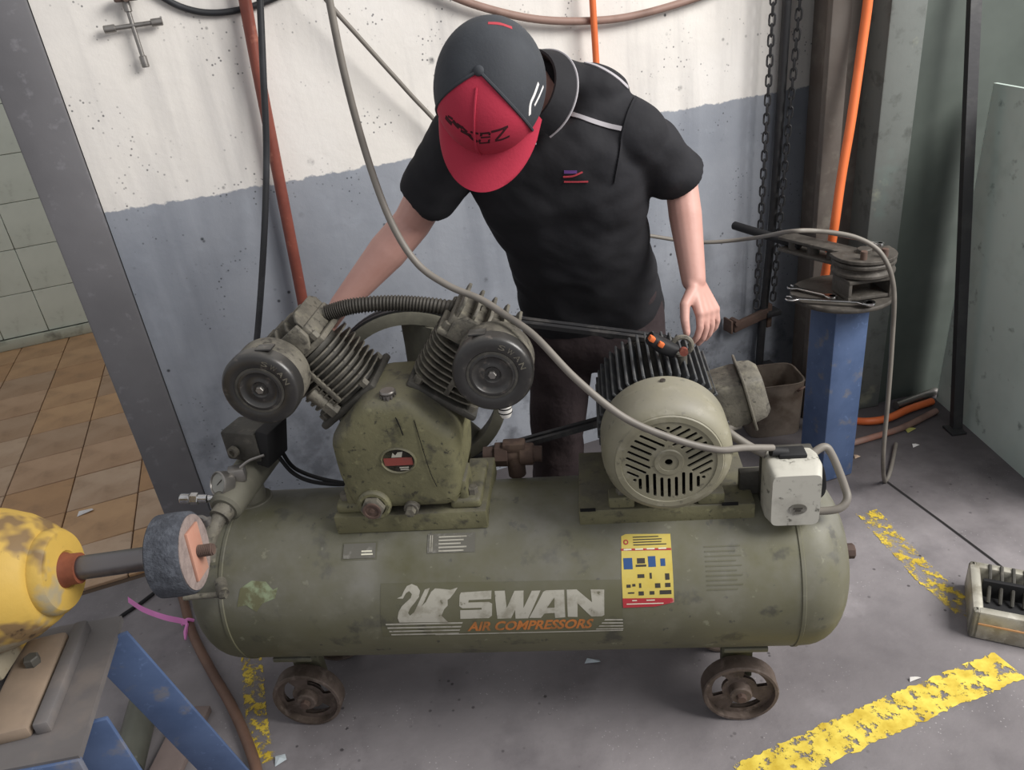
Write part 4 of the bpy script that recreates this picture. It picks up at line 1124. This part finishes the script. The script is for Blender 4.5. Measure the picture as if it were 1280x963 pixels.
g = G(); g.tube([hp_(*q) for q in [(0, .111 * math.sin(t) ** .82 * (1 + .05 * math.sin(2 * t)), .1225 * max(math.cos(t), 0) ** .9) for t in [PI / 2 * k / 10 for k in range(1, 11)]]], .0020, n=6, per=3); part(g, 'panel_seam', 'cap_red', capo, PB)
g = G(); g.ell(hp_(0, .0, .123), (.0085, .0085, .005), HR); part(g, 'button', 'cap_dark', capo, PB)
# visor
vs_, fs = [], []
NB, MBR = 32, 8
for lay in (0, -.0035):
    for j in range(MBR + 1):
        q = j / MBR
        for i in range(NB + 1):
            a = -1.25 + 2.5 * i / NB; x0, y0 = math.sin(a) * .094, math.cos(a) * .110
            ext = .064 * math.cos(a / 1.25 * PI / 2) ** .38
            x = x0 * (1 + .02 * q); y = y0 + ext * q
            vs_.append(hp_(x, y, .004 + lay - .10 * q * .12 - 2.6 * (x * x) * q * .9))
n1 = (NB + 1) * (MBR + 1)
for lay in (0, 1):
    for j in range(MBR):
        for i in range(NB):
            b_ = lay * n1 + j * (NB + 1) + i; fs.append((b_, b_ + 1, b_ + NB + 2, b_ + NB + 1))
for i in range(NB): b_ = MBR * (NB + 1) + i; fs.append((b_, b_ + 1, n1 + b_ + 1, n1 + b_))
g = G(); g.raw(vs_, fs); part(g, 'visor', 'cap_red', capo, PB, ang=60)
for px in ([(570, 126), (571, 127)], [(614, 140), (615, 141)]):
    h = on_mesh(bvh_cap, *px[0], .0005)
    if h: g = G(); g.lathe([(0, .001), (.0035, .001), (.0035, 0)], h[0], h[1], 12); part(g, 'eyelet', 'thread_dark', capo, PB)
# dark embroidered script on the front
for st, w in (([(557, 146), (561, 151), (565, 155)], .006), ([(560, 145), (566, 149)], .003), ([(566, 151), (570, 156), (574, 160)], .005), ([(571, 155), (578, 160)], .004), ([(576, 163), (583, 167), (589, 170)], .004), ([(577, 158), (584, 165)], .003), ([(585, 167), (591, 174), (597, 177)], .0035), ([(588, 165), (598, 167)], .003), ([(600, 167), (612, 166)], .0028), ([(601, 172), (613, 171)], .0022), ([(599, 179), (612, 178)], .0028), ([(602, 167), (599, 178)], .0025), ([(612, 166), (611, 178)], .0025), ([(614, 165), (625, 162), (635, 158)], .003), ([(634, 158), (627, 167), (620, 175)], .0028), ([(619, 176), (628, 174), (637, 170)], .003)):
    ribbon(bvh_cap, st, w * 1.45, 'embroidery', 'thread_dark', capo, .0012, 4, .0005)
bd = G(); bd.raw(*dome(FA, 2 * PI - FA, 0, 48, 14)); bvh_dk = BVHTree.FromPolygons([tuple(p) for p in bd.v], bd.f)
for st, w in (([(673, 104), (668, 118), (663, 130), (662, 144)], .006), ([(679, 108), (674, 120), (668, 132)], .0045)):
    ribbon(bvh_dk, st, w, 'side_mark', 'logo_white', capo, .0012, 4, .0005)
ribbon(bvh_dk, [(610, 29), (625, 30), (640, 35)], .007, 'back_print', 'logo_red', capo, .0012, 4, .0005)
# hair below the cap band
g = G(); g.raw(*dome(FA + .75, 2 * PI - FA - .75, -.007, 40, 6, PI / 2, PI / 2)); hv = []
vs_, fs = [], []
for j in range(6):
    q = j / 5
    for i in range(41):
        a = 1.75 + (2 * PI - 3.5) * i / 40
        vs_.append(hp_(math.sin(a) * (.087 - .012 * q * q), math.cos(a) * (.103 - .018 * q * q), .006 - .055 * q))
for j in range(5):
    for i in range(40): fs.append((j * 41 + i, j * 41 + i + 1, j * 41 + 42 + i, j * 41 + 41 + i))
g = G(); g.raw(vs_, fs); part(g, 'hair', 'hair', per, PB)
# eyes and brows
for s_ in (-1, 1):
    g = G(); g.ell(hp_(s_ * .030, .0895, -.046), (.011, .004, .0045), HR, 12, 8); part(g, 'eye', 'logo_white', per, PB)
    g = G(); g.tube([hp_(s_ * .014, .0945, -.030), hp_(s_ * .030, .0935, -.027), hp_(s_ * .046, .085, -.031)], .003, n=6); part(g, 'eyebrow', 'hair', per, PB)

# ------------------------------------------------------------------ pipe bender on a blue post
mk('blue_paint', '4f6183', .5, 0, [('3b4d6e', 9, .42, .66, .6), ('77736f', 16, .58, .68, .6), ('6a7ea3', 50, .62, .7, .5)], (40, .12))
mk('cast_bender', '524e49', .6, .1, [('38342f', 20, .42, .66, .8), ('6f6a63', 45, .55, .7, .5)], (60, .3))
bc = fl(1056, 352, .62); PCN = V((bc.x - .03, bc.y - .0, 0))
pc = fl(1036, 608); pc = V((.975, 2.035, 0))
post = root('bender_post', pc, 'square blue steel post carrying the pipe bender', 'post')
g = G(); g.box(pc + V((0, 0, .305)), (.115, .115, .605), (0, 0, math.radians(14)), .006); part(g, 'tube', 'blue_paint', post, pc)
g = G(); g.lathe([(0, 0), (.138, 0), (.14, .003), (.14, .009), (.138, .012), (0, .012)], pc + V((0, 0, .608)), (0, 0, 1), 56); part(g, 'top_plate', 'cast_bender', post, pc)
bz_ = .622
bn = root('pipe_bender', pc + V((0, 0, .62)), 'cast iron pipe bender with a grooved former and long lever', 'bender'); bl = bn.location
yaw = Matrix.Rotation(math.radians(2), 3, 'Z')
g = G()
for z_ in (.006, .054): g.box(pc + V((.04, -.035, bz_ + z_)), (.125, .10, .010), yaw, .002)
for x_ in (-.057, .057): g.box(pc + V((.04 + x_, -.035, bz_ + .03)), (.010, .10, .055), yaw, .002)
part(g, 'channel', 'cast_bender', bn, bl)
dc = pc + V((.045, -.02, bz_ + .062))
g = G(); g.lathe([(0, 0), (.080, 0), (.084, .004), (.084, .010), (.074, .018), (.074, .022), (.084, .030), (.084, .036), (.080, .040), (0, .040)], dc, (0, 0, 1), 48); part(g, 'former', 'cast_bender', bn, bl)
g = G(); tp = [(.085 * math.cos(a), .085 * math.sin(a)) for a in [PI * 1.0 + PI * k / 14 for k in range(15)]] + [(.085, .03), (-.085, .03)]
g.prism(tp, Matrix.Translation(dc + V((0, 0, .044))), .010, .001, 1)
g.cyl(dc + V((0, 0, .05)), dc + V((0, 0, .066)), .02, n=20, bev=.002)
part(g, 'top_segment', 'cast_bender', bn, bl)
for x_ in (-.028, .03):
    g = G(); g.cyl(dc + V((x_, -.055, .052)), dc + V((x_, -.055, .078)), .009, n=10, bev=.001); part(g, 'pin', 'rusty', bn, bl)
la = (fl(905, 280, .69) - fl(1060, 318, .69)).normalized()
for z_ in (.030, .066):
    g = G(); c_ = dc + la * .13 + V((0, .0, z_ - .02)); g.box(c_, (.30, .06, .010), (0, 0, math.atan2(-la.y, -la.x)), .003); part(g, 'lever_plate', 'cast_bender', bn, bl)
for q_ in (.10, .17, .24):
    g = G(); c_ = dc + la * q_; g.cyl(c_ + V((0, 0, .008)), c_ + V((0, 0, .05)), .018, n=16, bev=.002); part(g, 'roller', 'cast_bender', bn, bl)
g = G(); h0 = dc + la * .22 + V((0, .0, .028)); g.cyl(h0, h0 + la * .27 + V((0, 0, .012)), .0135, n=16, bev=.002); part(g, 'lever_handle', 'rubber', bn, bl)
# spanners
def spanner(a, b, w, label, nm='spanner'):
    a, b = V(a), V(b); d = (b - a); L = d.length; x = d.normalized(); y = V((0, 0, 1)).cross(x).normalized(); z = x.cross(y)
    M_ = Matrix.Translation(a) @ Matrix((x, y, z)).transposed().to_4x4()
    h = w / 2
    out = [(-h * 1.5, -h * .9), (-h * .6, -h * 2.1), (h * 1.0, -h * 2.0), (h * 2.6, -h * .8), (L - h * 3, -h * .62), (L - h * 1.6, -h * 1.6), (L, -h * 1.9), (L + h * 1.5, -h * 1.1), (L + h * 1.8, 0), (L + h * 1.5, h * 1.1), (L, h * 1.9), (L - h * 1.6, h * 1.6), (L - h * 3, h * .62), (h * 2.6, h * .8), (h * 1.0, h * 2.0), (-h * .6, h * 2.1), (-h * 1.5, h * .9), (-h * .2, h * .8), (h * .4, 0), (-h * .2, -h * .8)]
    r_ = root(nm, a, label, 'spanner', 'spanners on the bender')
    g = G(); g.prism(out, M_, .005, .0012, 1); part(g, 'handle', 'chrome', r_, a)
    g = G(); g.lathe([(h * 1.05, -.001), (h * 1.75, -.001), (h * 1.75, .006), (h * 1.05, .006)], b, z, 20, closed=True); part(g, 'ring_end', 'chrome', r_, a)
    g = G(); g.lathe([(0, .0051), (h * 1.02, .0051)], b, z, 20); part(g, 'ring_hole', 'hole_black', r_, a)
zt = bz_
spanner(fl(988, 374, zt + .009), fl(1086, 380, zt + .009), .019, 'chrome spanner on the round plate, front one of the crossed pair')
spanner(fl(990, 360, zt + .004), fl(1040, 372, zt + .004), .016, 'chrome spanner on the round plate, lying behind the front spanner')
spanner(fl(1026, 291, .756), fl(1100, 306, .756), .012, 'slim chrome spanner on top of the bender former')

# tin can beside the post
mk('tin', '8a7f74', .45, .5, [('5b4c41', 14, .42, .64, .8), ('a39a90', 3, .5, .66, .5)], (20, .3))
tc_ = fl(966, 545) + V((.01, .07, 0))
tr = root('tin_can', tc_, 'dented square tin can with rounded corners behind the motor', 'can')
g = G(); vs_, fs = [], []
for i, (s_, z_) in enumerate(((.088, 0), (.092, .01), (.098, .20), (.100, .205), (.094, .205), (.090, .012))):
    for k in range(36):
        a = 2 * PI * k / 36; ca, sa = math.cos(a), math.sin(a); p_ = 5
        vs_.append(tc_ + V((math.copysign(abs(ca) ** (2 / p_), ca) * s_, math.copysign(abs(sa) ** (2 / p_), sa) * s_ * .85, z_)))
for i in range(5):
    for k in range(36): fs.append((i * 36 + k, i * 36 + (k + 1) % 36, i * 36 + 36 + (k + 1) % 36, i * 36 + 36 + k))
fs += [tuple(range(36))[::-1], tuple(range(180, 216))]
g.raw(vs_, fs); part(g, 'body', 'tin', tr, tc_)
g = G(); g.tube([tc_ + V((.06, -.088, .18)), tc_ + V((.066, -.098, .19)), tc_ + V((.078, -.095, .195)), tc_ + V((.084, -.085, .19))], .004, n=6); part(g, 'lug', 'rusty', tr, tc_)

# ribbed metal tray at the right edge
e0, e1 = fl(1209, 797), fl(1280, 812); tx = (e1 - e0).normalized(); ty = V((-tx.y, tx.x, 0))
mk('alloy', 'b3b0a4', .45, .35, [('857f70', 18, .44, .66, .8), ('d0cdc2', 45, .58, .7, .5)], (40, .15))
TRM = Matrix.Translation(e0) @ Matrix((tx, ty, V((0, 0, 1)))).transposed().to_4x4()
tr = root('metal_tray', e0, 'cast metal box with dark ribbed inside standing on the floor', 'metal box')
def tb_(c, s_, bv): return TRM @ V(c), s_, TRM.to_3x3(), bv
LX, LY, LZ = .30, .19, .085
g = G(); g.box(*tb_((LX / 2, .012, LZ / 2), (LX, .024, LZ), .008)); g.box(*tb_((LX / 2, LY - .012, LZ / 2), (LX, .024, LZ), .008)); g.box(*tb_((.012, LY / 2, LZ / 2), (.024, LY, LZ), .008)); g.box(*tb_((LX - .012, LY / 2, LZ / 2), (.024, LY, LZ), .008)); g.box(*tb_((LX / 2, LY / 2, .012), (LX - .01, LY - .01, .02), .002))
part(g, 'body', 'alloy', tr, e0)
g = G(); g.box(*tb_((LX / 2, -.001, .05), (LX - .03, .003, .005), .001)); part(g, 'trim_line', mk('brass_line', 'c99a6b', .5), tr, e0)
for k in range(10):
    g = G(); g.tube([TRM @ V((.045 + .025 * k, LY - .012, .088)), TRM @ V((.045 + .025 * k, LY - .045, .072)), TRM @ V((.045 + .025 * k, LY - .085, .03))], .0045, n=8); part(g, 'rib', 'cast_dark', tr, e0)
g = G(); g.box(*tb_((LX / 2, LY - .055, .045), (LX - .06, .012, .06), .002)); part(g, 'ribbed_insert', 'rubber', tr, e0)
g = G(); g.box(*tb_((LX / 2, LY / 2 - .01, .024), (LX - .05, LY - .06, .004), .0)); part(g, 'lining', 'rubber', tr, e0)

# ------------------------------------------------------------------ bench grinder and stand, left foreground
mk('grinder_yellow', 'bd9c4a', .6, 0, [('a58a44', 6, .45, .66, .6), ('6b5640', 5, .53, .57, .9), ('8d8878', 7, .56, .62, .8), ('3a2c20', 22, .64, .70, .9)], (40, .3))
mk('shaft_steel', '7a7778', .38, .95, [('4a3b3a', 7, .5, .62, .7)])
mk('rust_orange', '7d4630', .7, 0, [('5a2f20', 14, .45, .66, .8)])
mk('felt_grey', '3e4148', .95, 0, [('575b63', 60, .45, .66, .7), ('2c2e33', 9, .5, .7, .5)], (160, .9, .004))
mk('felt_face', '8d7f7a', .95, 0, [('6e625f', 40, .45, .66, .7)], (120, .8, .003))
mk('washer_wood', 'b08573', .7, 0, [('a96f5c', 12, .45, .66, .6)])
mk('plate_iron', '6b6868', .6, .1, [('565252', 4, .42, .66, .6), ('7f7670', 9, .55, .7, .5)], (30, .2))
ZG = .785
gw, gb = fl(243, 690, ZG), fl(60, 716, ZG)
gax = (gw - gb).normalized(); gn = V((-gax.y, gax.x, 0))
GR = root('bench_grinder', V((gb.x - .1, gb.y, ZG - .13)), 'yellow paint-chipped bench grinder with a bare steel shaft', 'grinder'); gl = GR.location
def along(px, py):
    p = fl(px, py, ZG); return (p - gb).dot(gax)
xw0, xw1 = along(201, 696), along(243, 690)
g = G(); g.lathe([(0, -.36), (.10, -.36), (.112, -.34), (.112, -.09), (.108, -.065), (.096, -.03), (.078, .0), (.068, .006)], gb, gax, 56); body = part(g, 'motor_body', 'grinder_yellow', GR, gl)
g = G(); g.lathe([(.05, -.006), (.064, -.006), (.066, .004), (.066, .018), (.060, .026), (.030, .030), (.022, .022), (0, .022)], gb, gax, 48); part(g, 'bearing_housing', 'grinder_yellow', GR, gl)
g = G(); g.lathe([(.0, .020), (.026, .020), (.028, .026), (.024, .034), (.0235, .05), (0, .05)], gb, gax, 32); part(g, 'rust_collar', 'rust_orange', GR, gl)
g = G(); g.lathe([(0, .03), (.0185, .03), (.0185, xw0 - .012), (.0195, xw0 - .010), (.0195, xw0 + .01), (0, xw0 + .01)], gb, gax, 36); part(g, 'shaft', 'shaft_steel', GR, gl)
g = G(); vsx = []
for k in range(16): g.lathe([(.0085, 0), (.0098, .001), (.0085, .002)], gb + gax * (xw1 - .004 + .002 * k), gax, 16)
g.cyl(gb + gax * (xw1 - .01), gb + gax * (xw1 + .03), .0084, n=16); part(g, 'thread', 'rusty', GR, gl)
g = G(); g.box(gb + gax * -.2 + V((0, 0, -.1155)), (.22, .14, .05), Matrix((gax, gn, V((0, 0, 1)))).transposed(), .006); part(g, 'foot', 'grinder_yellow', GR, gl)
g = G(); g.lathe([(0, xw0), (.060, xw0), (.0635, xw0 + .003), (.0645, xw0 + .03), (.0635, xw1 - .004), (.060, xw1), (0, xw1)], gb, gax, 56)
wl_ = gb + gax * (xw0 + xw1) / 2 - V((0, 0, .064))
wh = root('felt_wheel', wl_, 'dark grey felt polishing wheel on the grinder shaft', 'grinding wheel')
part(g, 'drum', 'felt_grey', wh, wl_)
g = G(); g.lathe([(0, 0), (.058, 0), (.058, .0015), (0, .0015)], gb + gax * xw1, gax, 48); part(g, 'face', 'felt_face', wh, wl_)
g = G(); g.box(gb + gax * (xw1 + .0035), (.005, .046, .080), Matrix((gax, gn, V((0, 0, 1)))).transposed() @ Matrix.Rotation(-.2, 3, 'X'), .001); part(g, 'washer_plate', 'washer_wood', wh, wl_)

# stand: sloping iron top plate, blue flat legs
ST = root('grinder_stand', V((-.80, .95, 0)), 'blue steel stand with grey iron top under the yellow grinder', 'stand'); sl = ST.location
ZP = .62
tp_ = [fl(75, 783, ZP), fl(152, 770, ZP), fl(98, 945, ZP), fl(-60, 975, ZP), fl(-90, 830, ZP)]
def slab(pts, th, name, mat, parent, off):
    n_ = len(pts); q = [V(p) for p in pts]; g = G()
    g.raw([*q, *[p - V((0, 0, th)) for p in q]], [tuple(range(n_)), tuple(range(2 * n_ - 1, n_ - 1, -1))] + [(i, i + n_, (i + 1) % n_ + n_, (i + 1) % n_) for i in range(n_)])
    return part(g, name, mat, parent, off, smooth=False)
tpo = slab(tp_, .012, 'top_plate', 'plate_iron', ST, sl)
rb0, rb1 = fl(104, 782, ZP + .01), fl(52, 912, ZP + .01)
g = G(); dd_ = (rb1 - rb0); g.box((rb0 + rb1) / 2, (dd_.length, .022, .022), (0, 0, math.atan2(dd_.y, dd_.x)), .004); part(g, 'ridge', 'plate_iron', tpo, sl)
rb0, rb1 = fl(60, 800, ZP + .01), fl(5, 925, ZP + .01)
g = G(); dd_ = (rb1 - rb0); g.box((rb0 + rb1) / 2, (dd_.length, .07, .024), (0, 0, math.atan2(dd_.y, dd_.x)), .008); part(g, 'ridge', mk('plate_tan', '8d7c6b', .6, 0, [('6f6358', 6, .42, .66, .7)], (30, .2)), tpo, sl)
g = G(); bp = fl(45, 835, ZP + .012); g.cyl(bp, bp + V((0, 0, .024)), .012, n=6, bev=.002); g.cyl(fl(73, 846, ZP + .0005), fl(73, 846, ZP + .0012), .010, n=16); part(g, 'bolt', 'cast_dark', tpo, sl)
def flat_leg(a, b, wdir, w, th, name='leg'):
    a, b = V(a), V(b); d = (b - a).normalized(); wd = (V(wdir) - d * V(wdir).dot(d)).normalized(); t_ = d.cross(wd)
    R_ = Matrix((d, wd, t_)).transposed(); g = G(); g.box((a + b) / 2, ((b - a).length, w, th), R_, .002); part(g, name, 'blue_paint', ST, sl)
tl0 = fl(140, 800, ZP - .01)
flat_leg(tl0 + V((-.012, .0, .0)), V((-.672, 1.105, .0)), (1, .25, .1), .075, .008)
tl1 = fl(96, 935, ZP - .012)
flat_leg(fl(104, 905, ZP - .02), fl(270, 1150, 0), (1, .15, 0), .07, .008)
flat_leg(V((-.98, 1.0, ZP - .01)), V((-1.06, 1.12, 0)), (1, .25, .1), .075, .008)
flat_leg(V((-1.0, .80, ZP - .01)), V((-1.10, .62, 0)), (1, .15, 0), .07, .008)
g = G(); e_a, e_b = tp_[2] + V((0, 0, -.035)), tp_[3] + V((0, 0, -.035)); dd_ = e_b - e_a; g.box((e_a + e_b) / 2, (dd_.length, .010, .06), (0, 0, math.atan2(dd_.y, dd_.x)), .002); part(g, 'front_rail', 'blue_paint', ST, sl)

# scrap pipe and board under the stand
a_, b_ = fl(158, 965, .036), fl(180, 880, .036)
g = G(); g.lathe([(.036, 0), (.036, (b_ - a_).length), (.032, (b_ - a_).length), (.032, .0)], a_, b_ - a_, 28, closed=True)
thing(g, 'scrap_pipe', mk('pipe_olive', '5c5d55', .4, .3, [('454640', 6, .45, .66, .7), ('8a8b82', 14, .62, .7, .5)]), 'olive grey pipe offcut lying on the floor under the blue stand', 'pipe')
g = G(); g.box(fl(222, 935, .01), (.075, .22, .018), (0, 0, -.1), .002)
thing(g, 'scrap_board', mk('board_brown', '776a66', .8, 0, [('5f5450', 6, .42, .66, .6)]), 'brownish board offcut lying on the floor beside the pipe offcut', 'board')
# hose with pink ribbon
g = G(); hpts = [fl(205, 690, .014), fl(226, 740, .014), fl(240, 790, .014), fl(262, 835, .014), fl(288, 880, .014), fl(308, 925, .014), fl(322, 970, .014), fl(330, 1040, .014)]
g.tube(hpts, .0125, n=14)
thing(g, 'air_hose', mk('hose_rust', '6e5446', .6, 0, [('543f35', 9, .45, .66, .7)]), 'rust brown hose lying on the floor left of the compressor tank', 'hose')
g = G(); pk = fl(234, 780, .028)
rp = [fl(160, 750, .05), fl(178, 762, .06), fl(205, 772, .05), fl(228, 777, .034), pk]
vs_, fs = [], []
for i, p in enumerate(catmull(rp, 5)): vs_ += [p + V((0, .004, .007)), p + V((0, -.004, -.007)), p + V((.0012, -.004, -.007)), p + V((.0012, .004, .007))]
for i in range(len(vs_) // 4 - 1):
    for k in range(4): fs.append((i * 4 + k, i * 4 + (k + 1) % 4, i * 4 + 4 + (k + 1) % 4, i * 4 + 4 + k))
g.raw(vs_, fs); g.tube([fl(228, 781, .02), fl(234, 775, .034), fl(242, 776, .022)], .005, n=8); g.tube([pk, fl(232, 790, .022), fl(232, 800, .012)], [.0045, .006, .003], n=6)
thing(g, 'ribbon', mk('pink_ribbon', 'd983c0', .5), 'pink plastic ribbon tied round the rust brown hose', 'ribbon')
g = G(); g.tube([fl(120, 800, .006), fl(150, 772, .006), fl(175, 755, .006), fl(192, 742, .006)], .0055, n=8)
thing(g, 'cable', 'rubber', 'short black cable on the floor beneath the felt wheel', 'cable')

# litter
def scrap(name, px, py, sx, sy, mat, label, rz=0., z=.0, cat='scrap'):
    g = G(); g.raw([(-sx, -sy, .001), (sx, -sy * .7, .006), (sx * .8, sy, .002), (-sx * .7, sy * .8, .008), (0, 0, .010)], [(0, 1, 4), (1, 2, 4), (2, 3, 4), (3, 0, 4), (0, 3, 2, 1)], Matrix.Translation(fl(px, py, 0)) @ Matrix.Rotation(rz, 4, 'Z'))
    thing(g, name, mat, label, cat, smooth=False)
mk('paper', 'd6d4d2', .8); mk('leaf', 'a3a05a', .7); mk('foil', 'b9c3c8', .4)
scrap('paper_scrap', 107, 641, .028, .012, 'paper', 'crumpled white paper scrap on the brown floor tiles', .4)
scrap('foil_scrap', 351, 951, .014, .012, 'foil', 'pale square scrap on the floor by the rust brown hose', .3)
scrap('metal_sliver', 741, 828, .02, .006, 'foil', 'shiny metal sliver on the floor under the tank', -.2)
scrap('leaf', 1137, 538, .02, .012, 'leaf', 'yellow green leaf on the floor by the dangling cable', .3, cat='leaf')
scrap('paper_scrap', 1144, 558, .012, .007, 'paper', 'white paper scrap near the dark angle post', .1)
scrap('small_stone', 1071, 572, .010, .008, mk('stone', 'b09a86', .8), 'small beige stone on the floor beside the blue post', 0, cat='stone')
scrap('paint_chip', 1143, 850, .014, .004, 'paper', 'thin pale chip on the floor by the thick yellow line', .1, cat='chip')
